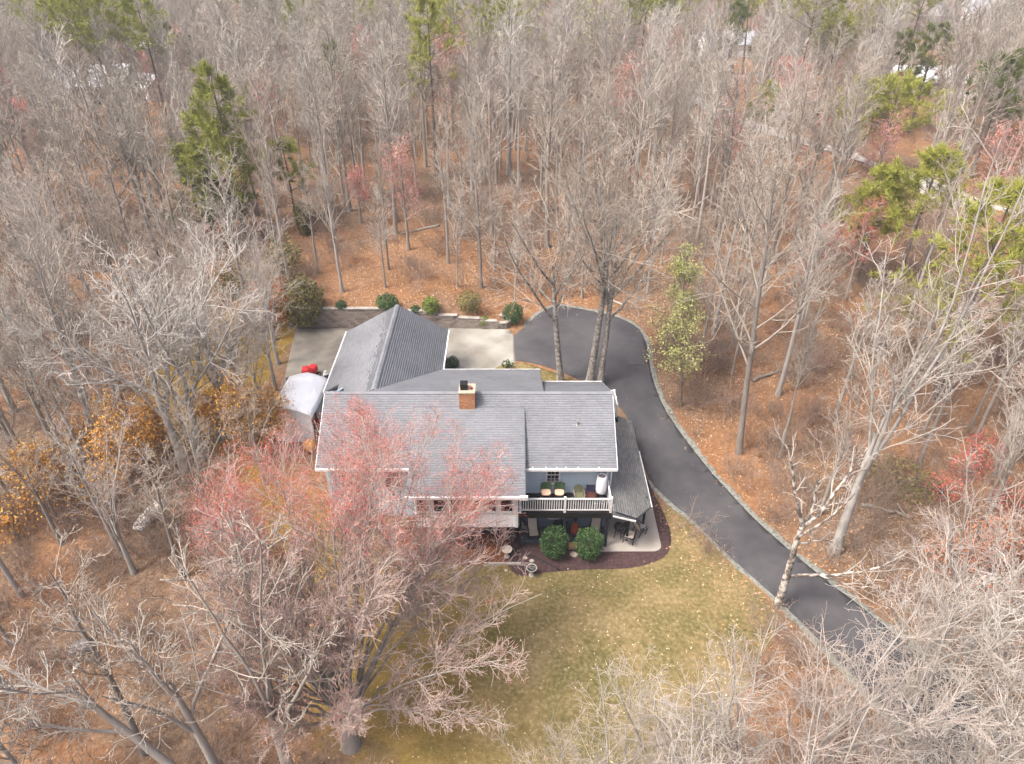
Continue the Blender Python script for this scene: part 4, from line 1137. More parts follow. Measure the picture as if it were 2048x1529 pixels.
def needle_tufts(g, C, D, size, k=9, w=.045):
    """fans of long needles bursting from points C along D"""
    N = len(C) * k
    c = np.repeat(C, k, 0); d = unit(np.repeat(D, k, 0) * .6 + g.normal(0, .6, (N, 3)) + np.array([0, 0, .25]))
    o = unit(np.cross(d, g.normal(0, 1, (N, 3))))
    s = (size * g.uniform(.6, 1.25, N))[:, None]
    V = np.stack([c - o * w * .5, c + o * w * .5, c + d * s + o * w * .15, c + d * s - o * w * .15], 1).reshape(-1, 3)
    return V, np.arange(N * 4).reshape(-1, 4)

def species_pine(seed, H, r, crown_from=.45, l1=.23, m=34, tuft=.5, k=8, lean=(0, 0), shape=None, per=17):
    g = np.random.default_rng(seed)
    P0, R0 = trunk_line(g, H, r, lean, wig=.008)
    sh = shape or (lambda t: 1.25 - .95 * ((t - crown_from) / (1 - crown_from)) ** 1.6)
    P1, R1 = grow(g, P0, R0, m, crown_from, .985, (55, 85), (l1, 'rel'), 5, .25, .10, .4, .012, sh)
    P2, R2 = grow(g, P1, R1, 5, .3, .98, (25, 60), (.42, 'rel'), 3, .25, .15, .6, .01)
    t = g.random((len(P2), per // 2)) ** .7
    a = P2[:, 0][:, None] * (1 - t[..., None]) + P2[:, -1][:, None] * t[..., None]
    C = np.concatenate([a.reshape(-1, 3), P2[:, -1], P1[:, -1], P1[:, -2]])
    D = np.concatenate([np.repeat(unit(P2[:, -1] - P2[:, 0]), per // 2, 0), unit(P2[:, -1] - P2[:, 0]), unit(P1[:, -1] - P1[:, -2]), unit(P1[:, -1] - P1[:, -2])])
    C = C + g.normal(0, .10, C.shape)
    return dict(trunk=[tubes(P0, R0, 9)], crown=[tubes(P1, R1, 4), tubes(P2, R2, 3)], foliage=needle_tufts(g, C, D, tuft, k), P=(P1, P2), tips=P2[:, -1])

class Tree:
    """meshes of one tree, shared by all its copies"""
    def __init__(s, name, sp, bark, twig, extra=None, emat=None, ename='foliage', tip_m=None):
        s.name = name
        s.tr = np_mesh('trunk', *cat_meshes(sp['trunk']), bark, True)
        s.cr = np_mesh('crown', *cat_meshes(sp['crown']), twig, True)
        if tip_m:
            s.cr.materials.append(tip_m); mi = np.concatenate([np.full(len(f), int(i == len(sp['crown']) - 1), np.int32) for i, (v, f) in enumerate(sp['crown'])]); s.cr.polygons.foreach_set('material_index', mi)
        s.ex = np_mesh(ename, *extra, emat) if extra is not None else None
        s.ename = ename
    def put(s, x, y, rz, sc, label, cat='tree', group=None, z=None, sz=1.0):
        o = empty(s.name, (x, y, zf(x, y) if z is None else z), rz, label, cat, group)
        o.scale = (sc, sc, sc * sz)
        link('trunk', s.tr, o); c = link('crown', s.cr, o)
        if s.ex is not None: link(s.ename, s.ex, c)
        return o

def shrub_mesh(seed, H, W, stems=14, rt=.008, d=5, up=.5, loose=0.0):
    g = np.random.default_rng(seed)
    a = g.random(stems) * 6.28; l = g.uniform(.1, .8, stems); ox = g.normal(0, loose, (stems, 2))
    P = np.zeros((stems, 6, 3)); s = np.linspace(0, 1, 6)
    for i in range(stems):
        P[i, :, 0] = np.cos(a[i]) * (l[i] * W * s ** 1.3 + .1) + np.cumsum(g.normal(0, .05, 6)) ; P[i, :, 1] = np.sin(a[i]) * (l[i] * W * s ** 1.3 + .1) + np.cumsum(g.normal(0, .05, 6)); P[i, :, :2] += ox[i]; P[i, :, 2] = s * H * g.uniform(.6, 1.05) - .05
    Rd = np.maximum(.022 * (1 - s)[None], rt).repeat(stems, 0)
    P2, R2 = grow(g, P, Rd, d, .25, .97, (25, 55), (.38, 'rel'), 4, .4, .15, .7, rt)
    P3, R3 = grow(g, P2, R2, 3, .3, .95, (25, 55), (.5, 'rel'), 3, .3, .2, .8, rt * .8)
    return [tubes(P, Rd, 5)], [tubes(P2, R2, 3), tubes(P3, R3, 3)], np.concatenate([P3[:, -1], P2[:, -1], P3[:, 1]])

def ball_leaves(seed, rx, rz, n, size, wild=1.0):
    """leaf faces on and under the surface of a rounded, lumpy shrub"""
    g = np.random.default_rng(seed)
    d = unit(g.normal(0, 1, (n, 3)))
    lump = 1 + wild * .09 * np.sin(d[:, 0] * 7 + seed) * np.cos(d[:, 1] * 6) + wild * .07 * np.sin(d[:, 2] * 9 + d[:, 0] * 5)
    rad = (1 - min(.95, .45 * (.6 + .4 * wild)) * g.random(n) ** 2.2) * lump
    C = d * rad[:, None] * np.array([rx, rx, rz]) + np.array([0, 0, rz])
    C = C[C[:, 2] > -.02]
    N = len(C)
    nrm = unit(d[:N] + g.normal(0, .55, (N, 3))); u = unit(np.cross(nrm, g.normal(0, 1, (N, 3)))); w = np.cross(nrm, u)
    s = (size * g.uniform(.6, 1.3, N))[:, None]
    V = np.stack([C - u * s * .5, C + w * s * .25, C + u * s * .5, C - w * s * .25], 1).reshape(-1, 3)
    return V, np.arange(N * 4).reshape(-1, 4)

def round_bush(px, py, rx, rz, n, size, m, label, name='round_bush', group=None, xy=None, seed=1, z=None, wild=1.0):
    if xy is None: p = gat(px, py)
    else: p = Vector((xy[0], xy[1], zf(*xy)))
    o = empty(name, (p.x, p.y, p.z if z is None else z), 0, label, 'bush', group)
    g = np.random.default_rng(seed)
    st, cr, tp = shrub_mesh(seed, rz * 1.5, rx * .7, 9, .012, 3)
    link('stems', np_mesh('stems', *cat_meshes(st + cr), M['bark_dark'], True), o)
    if name in ('orange_bush', 'rusty_bush', 'red_shrub'): SIGHT.append((pix(p.x, p.y, p.z + 1)[0], 20, p.y - 11, p.y))
    link('foliage', np_mesh('foliage', *ball_leaves(seed, rx, rz, n, size, wild), m), o)
    return o

def species_maple(seed, H, r, rt=.0085, keep=None):
    """many stems arching from a low fork to a broad dome that leans towards the house"""
    g = np.random.default_rng(seed)
    P0, R0 = trunk_line(g, 2.6, r, (.1, .15), n=6, wig=.01, tip=r * .6)
    tips = []
    while len(tips) < 46:
        a = g.random() * 6.283; q = g.random() ** .42
        if len(tips) < 30: tips.append((.5 + 6.3 * q * math.cos(a), 4.6 + 6.0 * q * math.sin(a), H * (.98 - .26 * q * q - .10 * g.random())))
        else: tips.append((1.2 + 7.6 * math.cos(a), 2.4 + 5.2 * math.sin(a), H * g.uniform(.30, .55)))
    T = np.array(tips); n = 11; s = np.linspace(0, 1, n)[None, :, None]
    B = np.zeros((len(T), 3)) + P0[0, -2]; B[:, 2] = g.uniform(.9, 2.2, len(T)); B[:, :2] *= (B[:, 2:3] / 2.2)
    C = B * .55 + T * .45 + np.array([0, 0, 1.0]) * (H * .13) * g.uniform(.3, 1.2, (len(T), 1)) - np.column_stack([T[:, 0] * .16, T[:, 1] * .16, np.zeros(len(T))])
    P1 = B[:, None] * (1 - s) ** 2 + 2 * C[:, None] * s * (1 - s) + T[:, None] * s * s
    P1 = P1 + np.cumsum(g.normal(0, .07, P1.shape), 1) * (s > 0)
    r1 = r * g.uniform(.17, .32, len(T)); R1 = r1[:, None] * (1 - s[0, :, 0])[None] ** .8 + rt * 2
    def cut(P, Rd, sl):
        k = keep(P[:, -1], sl); return P[k], Rd[k]
    P2, R2 = cut(*grow(g, P1, R1, 14, .42, .98, (20, 48), (.22, 'rel'), 6, .32, .12, .46, rt * 1.4, lambda t: 1.2 - .45 * t), .5)
    P3, R3 = cut(*grow(g, P2, R2, 10, .12, .97, (25, 55), (.45, 'rel'), 5, .28, .16, .6, rt * 1.1, lambda t: 1.15 - .5 * t), .5)
    P4, R4 = cut(*grow(g, P3, R3, 5, .2, .97, (25, 52), (.5, 'rel'), 4, .25, .2, .75, rt), .7)
    return dict(trunk=[tubes(P0, R0, 12), tubes(P1, R1, 7)], crown=[tubes(P2, R2, 4), tubes(P3, R3, 3), tubes(P4, R4, 3)], tips=P4[:, -1], P=(P2, P3, P4))
# ------------------------------------------------------------------ trees: the ones the photo singles out
HERO = []
SIGHT = [(px, 5 * w + 10, y - (26 if y < 180 else 75), y) for x, y, px, w in FARH] + [(pix(p.x, p.y, zf(p.x, p.y))[0], 26, p.y - 17, p.y) for p in lane[8::3]]
def htop(p, py): return CAM_H - p.y * math.tan(PITCH + math.atan((py - 764.5) / F_PX)) - p.z
def hero(name, base, top, sp_fn, bark, twig, label, group=None, extra=None, emat=None, ename='foliage', tip=None, tx=None, xy=None, h=None, **k):
    p = gat(*base) if xy is None else Vector((xy[0], xy[1], zf(*xy)))
    H = h or max(2.0, htop(p, top))
    if tx is not None:
        X = (tx - 1024) / F_PX * (p.y * CP + (CAM_H - p.z - H) * SP); p = Vector((X, p.y, zf(X, p.y)))
    sp = sp_fn(H=H, **k)
    ex = extra(sp, H) if extra else None
    t = Tree(name, sp, M[bark], M[twig], ex, M[emat] if emat else None, ename, M[tip] if tip else None)
    o = t.put(p.x, p.y, 0, 1, label, 'tree', group); o['h'] = float(H)
    if base is not None and name != 'bare_tree': SIGHT.append((pix(p.x, p.y, p.z + H * .7)[0], 26 if name == 'pine_tree' else 28 if name == 'young_tree' else 20, p.y - (26 if name == 'pine_tree' else 16), p.y))
    HERO.append((p.x, p.y)); return o, sp
def buds(n, size=.1, per=2, spread=.1, hi=0.0):
    def f(sp, H):
        g = np.random.default_rng(n); C = sp['tips']
        if hi: C = C[C[:, 2] > hi * H]
        C = C[g.permutation(len(C))[:n]]
        return leaf_quads(g, C, size, .5, per, spread, .6)
    return f
def needles(sp, H): return sp['foliage']

# three trunks between the garage apron and the porch
hero('bare_tree', (1122, 768), 285, species_spread, 'bark_speckled', 'twig', 'slim bare tree with speckled trunk beside the asphalt turnaround, standing alone from its two neighbours', seed=11, r=.17, fork=.42, fork_to=.12, leaders=7, spread=(18, 55), lead=.47, d2=10, d3=6, d4=3, up=.35, lean=(-1.1, 0), l2=.42)
hero('bare_tree', (1178, 772), 250, species_spread, 'bark_speckled', 'twig', 'tall bare tree with thick trunk leaning slightly, mossy at its foot beside the driveway', seed=12, r=.2, fork=.40, fork_to=.15, leaders=8, spread=(14, 52), lead=.50, d2=10, d3=6, d4=3, up=.4, lean=(.7, 0), l2=.42)
hero('bare_tree', (1200, 772), 260, species_spread, 'bark_speckled', 'twig', 'tall bare tree with straight speckled trunk, closest of its row to the driveway bend', seed=13, r=.17, fork=.40, fork_to=.15, leaders=7, spread=(14, 52), lead=.50, d2=10, d3=6, d4=3, up=.4, lean=(.2, .3), l2=.42)
# pale twin trunk by the drive
hero('pale_tree', (1668, 1105), 300, species_spread, 'bark_pale', 'twig_pale', 'tall pale barked tree forking into long white leaders in the woods past the driveway', seed=21, r=.21, fork=.27, fork_to=.10, leaders=4, spread=(3, 14), lead=.64, pull=(-.12, 0), d2=9, d3=6, d4=3, up=.2, l2=.30, lean=(.25, .2))
# broken birch in front of the drive
def birch(H, seed, r):
    g = np.random.default_rng(seed)
    P0, R0 = trunk_line(g, H * .52, r, (-.1, 0), n=9, wig=.02, tip=r * .55)
    def limb(pts, ra, rb, n=9):
        P = np.array(pts, float); s = np.linspace(0, len(P) - 1, n); i = np.minimum(s.astype(int), len(P) - 2); f = (s - i)[:, None]
        Q = P[i] * (1 - f) + P[i + 1] * f + g.normal(0, .04, (n, 3)); Q[0] = P[0]
        return Q[None], np.linspace(ra, rb, n)[None]
    top = P0[0, -1]
    L = [limb([top, top + (-.55, 0, 1.3), top + (-1.2, .2, 3.6), top + (-1.7, .2, 4.9)], .12, .03), limb([top - (0, 0, .6), top + (.35, .1, .9), top + (.25, .3, 2.6)], .10, .045),
         limb([top - (0, 0, .3), top + (.9, .1, 1.0), top + (1.6, .3, 2.8), top + (2.1, .3, 4.6)], .12, .025), limb([top - (0, 0, .9), top + (1.2, -.2, .8), top + (1.9, -.2, 2.3)], .08, .02),
         limb([P0[0, 3], P0[0, 3] + (1.6, -.2, .35), P0[0, 3] + (3.4, -.3, .6), P0[0, 3] + (4.8, -.2, 1.2), P0[0, 3] + (6.4, .3, 2.4)], .10, .02, 12),
         limb([P0[0, 3] + (1.6, -.2, .35), P0[0, 3] + (3.0, -.8, .2), P0[0, 3] + (4.6, -1.2, .3)], .06, .015),
         limb([P0[0, 6], P0[0, 6] + (1.3, .1, .2), P0[0, 6] + (2.4, .4, -.1)], .06, .012)]
    PL = np.concatenate([q if q.shape[1] == 9 else q[:, np.linspace(0, q.shape[1] - 1, 9).astype(int)] for q, _ in L]); RL = np.concatenate([q if q.shape[1] == 9 else q[:, np.linspace(0, q.shape[1] - 1, 9).astype(int)] for _, q in L])
    P2, R2 = grow(g, PL, RL, 6, .3, .97, (25, 55), (.26, 'rel'), 5, .2, .14, .5, .014)
    P3, R3 = grow(g, P2, R2, 4, .2, .97, (25, 55), (.5, 'rel'), 4, .2, .2, .6, .011)
    return dict(trunk=[tubes(P0, R0, 10), tubes(PL, RL, 7)], crown=[tubes(P2, R2, 4), tubes(P3, R3, 3)], tips=P3[:, -1])
hero('birch_tree', (1556, 1212), 860, birch, 'bark_mottled', 'twig_pale', 'broken white birch with stubby limbs and one long low branch reaching over the driveway', seed=5, r=.155)
hero('bare_tree', (1478, 905), 320, species_forest, 'bark', 'twig', 'full crowned bare tree with dark trunk behind the light green sapling across the driveway', seed=31, r=.21, first=.32, l1=.33, lean=(-1.9, 0))
# grey trunks by the golden moss west of the house
for i, (b, t, ln, lab) in enumerate((((372, 940), 480, (-.4, .3), 'grey barked bare tree standing in golden moss, furthest from the house of three'), ((404, 915), 470, (.1, .5), 'grey barked bare tree standing in golden moss, middle of three trunks'), ((436, 880), 520, (1.0, .3), 'grey barked bare tree beside the white canopy shelter, its branches reaching over the roof'))):
    hero('bare_tree', b, t, species_spread, 'bark_pale', 'twig_pale', lab, seed=41 + i, r=.22 - .03 * i, fork=.30, fork_to=.12, leaders=6, spread=(12, 42), lead=.62, d2=10, d3=7, d4=3, up=.35, lean=ln, l2=.38)
# trunks rising out of the bottom of the picture
hero('bare_tree', None, None, species_spread, 'bark', 'twig_pale', 'grey smooth bare tree forking low, the largest trunk beside the red budding maple', xy=(-9.6, 16.6), h=15.5, seed=51, r=.2, fork=.30, fork_to=.08, leaders=4, spread=(8, 26), lead=.66, d2=8, d3=6, d4=3, up=.15, l2=.34)
hero('bare_tree', None, None, species_spread, 'bark', 'twig_pale', 'slender grey bare tree next to the low forking grey trunk', xy=(-12.4, 16.4), h=13.5, seed=52, r=.16, fork=.45, fork_to=.1, leaders=4, spread=(10, 30), lead=.5, d2=8, d3=6, d4=3, up=.1, l2=.36, lean=(-.7, .2))
hero('bare_tree', None, None, species_spread, 'bark', 'twig_pale', 'strongly leaning grey bare tree with forked top', xy=(-13.2, 16.2), h=11.5, seed=53, r=.15, fork=.55, fork_to=.05, leaders=4, spread=(12, 40), lead=.42, d2=8, d3=6, d4=3, up=.05, l2=.38, lean=(-4.2, .6))
# the red budding maple in front of the house
o, sp = hero('red_maple', (702, 1490), 850, species_maple, 'bark', 'twig_mauve', 'large many stemmed red budding maple spreading in front of the house', seed=64, r=.27, h=15.0,
     keep=lambda T, sl: (T[:, 0] < 8.4 - (T[:, 2] - 4) * .20 + sl) & (T[:, 1] < 10.2 - (T[:, 2] - 12) * 1.35 + sl) & (T[:, 0] > -6.6 + np.maximum(0, T[:, 2] - 8) * .2 - sl),
     extra=lambda sp, H: leaf_quads(np.random.default_rng(3), sp['tips'][np.random.default_rng(4).random(len(sp['tips'])) < sm(.74, 1.04, sp['tips'][:, 2] / H + .055 * sp['tips'][:, 1]) + .015], .052, .8, 8, .12, .5), emat='bud_red', ename='blossom', tip='twig_red')
# trees whose crowns fill the bottom corner by the drive
corner_trees = [(17.2, 16.8, 13), (18.6, 16.2, 12), (16.2, 13.6, 13), (19.0, 18.4, 12), (1.4, 13.2, 8.5), (2.6, 14.6, 7.5), (4.8, 15.6, 8), (7.4, 14.0, 9.5), (3.9, 13.2, 11.0), (6.2, 14.6, 12.6), (8.6, 15.0, 11.5), (10.9, 14.4, 13.6), (13.0, 15.2, 12.2), (14.6, 15.0, 13.8), (16.6, 18.0, 14.2), (9.6, 12.0, 12.5), (13.2, 11.8, 13.0), (17.8, 14.2, 13.5), (5.6, 11.2, 11.6), (19.4, 20.5, 13.5)]
CT = [Tree('bare_tree', species_spread(seed=71 + i, H=12.5, r=.10 + .015 * i, fork=.3, fork_to=.14, leaders=5, spread=(6, 24), lead=.6, d2=9, d3=6, d4=4, up=.3, l2=.34, rt=.0068, lr=.5), M['bark_pale'] if i != 1 else M['bark'], M[('twig', 'twig', 'twig_pale', 'twig_mauve')[i]]) for i in range(4)]
for i, (x, y, h) in enumerate(corner_trees):
    CT[i % 4].put(x, y, i * 2.1, h / 12.5, 'pale slender bare tree in the thicket between lawn and end of driveway', 'tree', 'thin pale trees at the end of the driveway'); HERO.append((x, y))

thick = [(-16.2, 38.0, 10.5), (-16.8, 42.5, 11), (-17.6, 46, 11), (-18.8, 49.5, 10), (-15.2, 33.5, 9), (-30, 32, 11), (-33, 35, 11), (-21, 27.5, 9.5), (-17.5, 30.5, 9), (-38, 46, 13), (-17.5, 38.5, 10.5), (-20.5, 41.5, 12), (-24, 39, 12.5), (-28, 42, 12), (-22.5, 46, 12), (-32, 46, 13), (-19.5, 34.5, 10), (-24.5, 34, 11), (-29.5, 36.5, 12), (-34, 40, 12.5), (-36, 52, 13), (-26, 29.5, 10)]
for i, (x, y, h) in enumerate(thick):
    CT[i % 4].put(x, y, i * 1.7 + .4, h / 12.5, 'pale many branched tree in the dense thicket past the white canopy shelter', 'tree', 'pale trees of the thicket past the canopy shelter'); HERO.append((x, y))

# pines
PN = [((441, 494), 148, dict(seed=1, r=.2, crown_from=.30, l1=.20, m=34), 'needle', 'tallest dark green pine in the cluster behind the rear yard'),
      ((398, 484), 235, dict(seed=2, r=.18, crown_from=.25, l1=.26, m=30), 'needle', 'middle sized dark green pine in the cluster behind the rear yard'),
      ((362, 486), 310, dict(seed=3, r=.16, crown_from=.15, l1=.32, m=30), 'needle_dark', 'lowest and darkest pine in the cluster behind the rear yard'),
      ((172, 325), -12, dict(seed=4, r=.24, crown_from=.62, l1=.24, m=22), 'needle', 'tall pine with rounded green crown in front of the white roofed house'),
      ((292, 322), 8, dict(seed=5, r=.2, crown_from=.66, l1=.18, m=16), 'needle', 'slim pine with a small high crown near the white roofed house'),
      ((850, 352), -8, dict(seed=6, r=.2, crown_from=.52, l1=.15, m=20), 'needle', 'half hidden pine among grey trees straight behind the chimney'),
      ((566, 452), 283, dict(seed=7, r=.1, crown_from=.4, l1=.2, m=14), 'needle', 'small dull green pine standing in the bare woods behind the garage'),
      ((1692, 352), 160, dict(seed=8, r=.2, crown_from=.30, l1=.26, m=26), 'needle', 'dark pine beside the country road'),
      ((1790, 352), 160, dict(seed=9, r=.24, crown_from=.40, l1=.34, m=28), 'needle', 'broad bright green pine beside the country road'),
      ((1775, 560), 338, dict(seed=10, r=.2, crown_from=.35, l1=.22, m=28), 'needle', 'vivid green pine in bare woods near the pale forked tree'),
      ((1872, 590), 300, dict(seed=11, r=.17, crown_from=.52, l1=.22, m=22), 'needle', 'yellowish pine standing behind the tall pale forked tree'),
      ((2030, 800), 385, dict(seed=12, r=.24, crown_from=.30, l1=.24, m=34), 'needle', 'large pine at the edge of the picture above the red shrubs'),
      ((1532, 300), 165, dict(seed=14, r=.1, crown_from=.35, l1=.22, m=14), 'needle', 'small bright pine standing beside the far end of the road'),
      ((1880, 262), 52, dict(seed=15, r=.2, crown_from=.3, l1=.22, m=24), 'needle_dark', 'dark cedar below the distant houses'),
      ((2025, 350), 100, dict(seed=16, r=.2, crown_from=.4, l1=.24, m=24), 'needle_dark', 'dark pine next to the far lane bend at the picture edge'),
      ((1462, 170), 8, dict(seed=17, r=.2, crown_from=.4, l1=.2, m=22), 'needle_dark', 'dim olive pine beyond the red budding tree'),
      ((1660, 150), 12, dict(seed=18, r=.2, crown_from=.4, l1=.2, m=22), 'needle_dark', 'dim pine beneath the distant brown house')]
PINES = []; PINKS = []
PTX = [420, 402, 388, 160, 275, 852, 565, 1741, 1806, 1779, 1881, 2031, 1539, 1881, 2031, 1485, 1669]   # where each top shows
for (b, t, kw, nm, lab), tx in zip(PN, PTX):
    p = gat(*b)
    kw = dict(kw); 
    PINES.append(hero('pine_tree', b, t, species_pine, 'bark_dark', 'bark_dark', lab, extra=needles, emat=nm, tx=tx, **kw)[0])

# red and pink budding trees in the woods
RB = [((468, 165), 28, 'bud_red', .55, 'small vivid red budding tree among pale grey trees'), ((1338, 262), 72, 'bud_red', .5, 'tall red budding tree beyond the turnaround'), ((800, 500), 300, 'bud_pink', .45, 'wide coral budding tree above the orange slope behind the house'),
      ((655, 310), 168, 'bud_pink', .5, 'dull pink budding tree deep in the woods behind the garage'), ((1468, 345), 238, 'bud_red', .3, 'crimson budding young tree beside the country road'), ((705, 445), 345, 'bud_pink', .5, 'small pink budding tree on the slope behind the garage'), ((284, 190), 110, 'bud_red', .4, 'small dark red tree in front of the white roofed house'), ((1560, 230), 150, 'bud_pink', .4, 'rosy budding tree at the far side of the road')]
for i, (b, t, bm_, hi, lab) in enumerate(RB):
    tx = (470, 1335, 800, 660, 1465, 710, 285, 1580)[i]
    PINKS.append(hero('red_maple', b, t, species_forest, 'bark', 'twig_red', lab, extra=buds(2600, .11, 4, .16, hi), emat=bm_, ename='blossom', tx=tx, seed=101 + i, r=.14, first=.3, l1=.34, dens=.8)[0])
g = np.random.default_rng(44)
for i, (px, py) in enumerate(((560, 360), (120, 420), (905, 300), (1240, 330), (1420, 420), (1600, 420), (1720, 470), (1610, 640), (1880, 720), (1550, 300), (1100, 200), (930, 190), (60, 330), (1690, 600), (1950, 480), (380, 210), (735, 250), (1290, 200))):
    q = gat(px, py); s_ = [t_ for t_ in PINKS if t_['h'] > 8][i % len([t_ for t_ in PINKS if t_['h'] > 8])]
    o = empty('red_maple', q, g.uniform(0, 6.2), 'pinkish budding tree scattered among the grey woods', 'tree', 'pinkish budding trees scattered in the woods')
    k = g.uniform(.8, 1.1) * (9.5 if py > 400 else 12) / s_['h']; o.scale = (k, k, k)
    for ch in s_.children:
        c2 = ch.copy(); COL.objects.link(c2); c2.parent = o
        for gch in ch.children: c3 = gch.copy(); COL.objects.link(c3); c3.parent = c2
    HERO.append((q.x, q.y)); SIGHT.append((pix(q.x, q.y, q.z + 6)[0], 14, q.y - 9, q.y))
for i, (b, t, m_, n_, lab) in enumerate((((112, 1035), 905, 'leaf_orange', 1500, 'small beech holding bright orange leaves at the picture edge side of its group'), ((268, 985), 850, 'leaf_orange', 1700, 'small beech holding bright orange leaves between the boat and the golden moss'), ((345, 930), 815, 'leaf_orange', 1300, 'small beech holding orange leaves at the foot of the three grey trunks'), ((450, 890), 795, 'leaf_orange', 1000, 'thin beech with a few golden leaves among the pale thicket trunks'), ((556, 905), 800, 'leaf_orange', 900, 'thin golden leaved beech close to the round white tank'), ((512, 925), 775, 'leaf_orange', 1400, 'small beech with orange leaves just beside the white canopy shelter'),
        ((1955, 1175), 1060, 'leaf_rust', 1500, 'small beech holding rusty leaves past the end of the driveway'), ((2035, 1190), 1050, 'leaf_rust', 1300, 'rusty leaved small beech cut by the picture edge'))):
    hero('beech_tree', b, t, species_forest, 'bark', 'twig_brown', lab, extra=buds(n_, .14, 3, .28), emat=m_, seed=141 + i, r=.07, first=.15, l1=.36, dens=.9)
# trees in young leaf
hero('young_tree', (1362, 812), 520, species_forest, 'bark_dark', 'twig_brown', 'young light green leafing tree at the driveway bend', extra=buds(3200, .125, 8, .17), emat='leaf_yg', seed=121, r=.09, first=.12, l1=.22, dens=1.2, lean=(-1.4, 0))
hero('young_tree', (1182, 262), -10, species_forest, 'bark', 'twig', 'tall hazy yellow green leafing tree far behind the turnaround', extra=buds(2400, .2, 2, .2), emat='leaf_yg', seed=122, r=.2, first=.3, l1=.28, dens=1.0)
hero('pale_tree', (1018, 350), -30, species_forest, 'bark_pale', 'twig_pale', 'tall straight white trunked tree rising past the top of the picture behind the house', seed=131, r=.30, first=.38, l1=.24)
hero('pale_tree', (962, 575), 330, species_forest, 'bark', 'twig', 'thin bare tree standing by the shrubs of the low stepped wall', seed=132, r=.15, first=.35, l1=.3)
hero('bare_tree', (1325, 300), 140, species_forest, 'bark', 'twig_pale', 'pale bare tree just in front of the tall red budding tree', seed=133, r=.2, first=.3, l1=.25)

# shrubs with leaves
round_bush(0, 0, .80, 1.05, 4200, .11, M['leaf_green'], 'round clipped evergreen bush under the balcony, nearer the sunroom', xy=(2.42, 29.5), seed=1)
round_bush(0, 0, .82, 1.02, 4200, .11, M['leaf_green'], 'round clipped evergreen bush under the balcony, nearer the pale patio', xy=(4.42, 29.42), seed=2)
round_bush(905, 738, .55, .5, 1500, .1, M['leaf_dgreen'], 'small dark boxwood ball at the garage corner', seed=3)
round_bush(1026, 645, .85, .85, 2200, .14, M['leaf_green'], 'bright green rounded shrub at the end of the stepped wall', seed=4)
round_bush(775, 618, .9, .62, 2000, .14, M['leaf_green'], 'blue green rounded shrub above the garage ridge', seed=5)
round_bush(683, 620, .45, .4, 900, .13, M['leaf_dgreen'], 'small dark shrub on top of the tall block wall', seed=6)
round_bush(831, 628, .42, .36, 900, .12, M['leaf_dgreen'], 'small dark shrub between the blue green and lime shrubs', seed=7)
round_bush(862, 628, .65, .75, 1800, .14, M['leaf_lime'], 'lime green upright shrub above the stepped wall', seed=8)
round_bush(940, 622, 1.0, .85, 1200, .16, M['leaf_olive'], 'loose olive shrub behind the stepped wall', seed=9)
round_bush(968, 652, .5, .4, 700, .13, M['leaf_lime'], 'low green shrub just inside the curved wall end', seed=10)
round_bush(612, 650, 1.7, 2.1, 3600, .24, M['leaf_olive'], 'large shaggy olive shrub at the end of the tall block wall', seed=11)
round_bush(548, 640, 2.2, 1.8, 2200, .24, M['leaf_rust'], 'wide brownish shrub beside the shaggy olive shrub', seed=12)
round_bush(475, 600, 1.9, 1.6, 2200, .22, M['leaf_olive'], 'broad olive shrub in golden grass, the farthest from the block wall', seed=15, wild=2)
round_bush(575, 560, 1.6, 1.9, 2200, .22, M['leaf_olive'], 'tall olive shrub just behind the shaggy shrub at the wall end', seed=16, wild=2)
round_bush(500, 660, 1.6, 1.3, 1500, .2, M['leaf_orange'], 'low golden shrub in front of the broad olive shrub', seed=17, wild=2)
round_bush(610, 470, .8, 1.6, 1300, .25, M['leaf_olive'], 'narrow olive cedar on the orange slope', seed=13)
round_bush(1016, 742, .5, .45, 110, .22, M['leaf_dgreen'], 'thin small leaved sapling beside the concrete apron', name='sapling', seed=14)
for i, (px, py, rx, rz, n) in enumerate(((135, 985, 1.6, 1.3, 1000), (262, 955, 1.5, 1.4, 1100), (310, 915, 1.2, 1.3, 800), (80, 1010, 1.2, 1.1, 600), (200, 1010, 1.4, 1.1, 700), (232, 860, 1.2, 1.2, 600), (420, 850, 1.2, 1.2, 700), (470, 800, 1.1, 1.2, 600), (170, 930, 1.3, 1.2, 700), (385, 900, 1.0, 1.0, 500), (520, 880, 1.5, 1.3, 800), (30, 1080, 1.3, 1.1, 600))):
    round_bush(px, py, rx * 1.1, rz * 1.25, int(n * 1.2), .18, M['leaf_orange'], wild=4.0, label='bush holding dry orange leaves in the woods west of the white shelter', name='orange_bush', group='orange leaved bushes in the woods', seed=20 + i)
for i, (px, py, rx, rz, n) in enumerate(((1960, 1120, 1.5, 1.3, 800), (2035, 1150, 1.5, 1.3, 800), (1885, 1140, 1.3, 1.1, 600), (2000, 1215, 1.4, 1.1, 600))):
    round_bush(px, py, rx, rz, n, .17, M['leaf_rust'], 'bush holding rusty dead leaves in the woods past the end of the driveway', name='rusty_bush', group='rusty leaved bushes in the woods', seed=40 + i)
for i, (px, py, rx, rz, n) in enumerate(((1950, 940, 1.3, 1.5, 900), (2010, 1030, 1.2, 1.3, 700), (1880, 1000, 1.1, 1.1, 500), (1925, 960, 1.2, 1.0, 500))):
    round_bush(px, py, rx, rz, n, .13, M['bud_red'], 'bare shrub dotted with red buds in woods past the driveway', name='red_shrub', group='red budding shrubs in the woods', seed=50 + i)
round_bush(1800, 980, 2.2, .8, 900, .2, M['leaf_olive'], 'low olive thicket at the foot of the pale forked tree', name='thicket', seed=60)

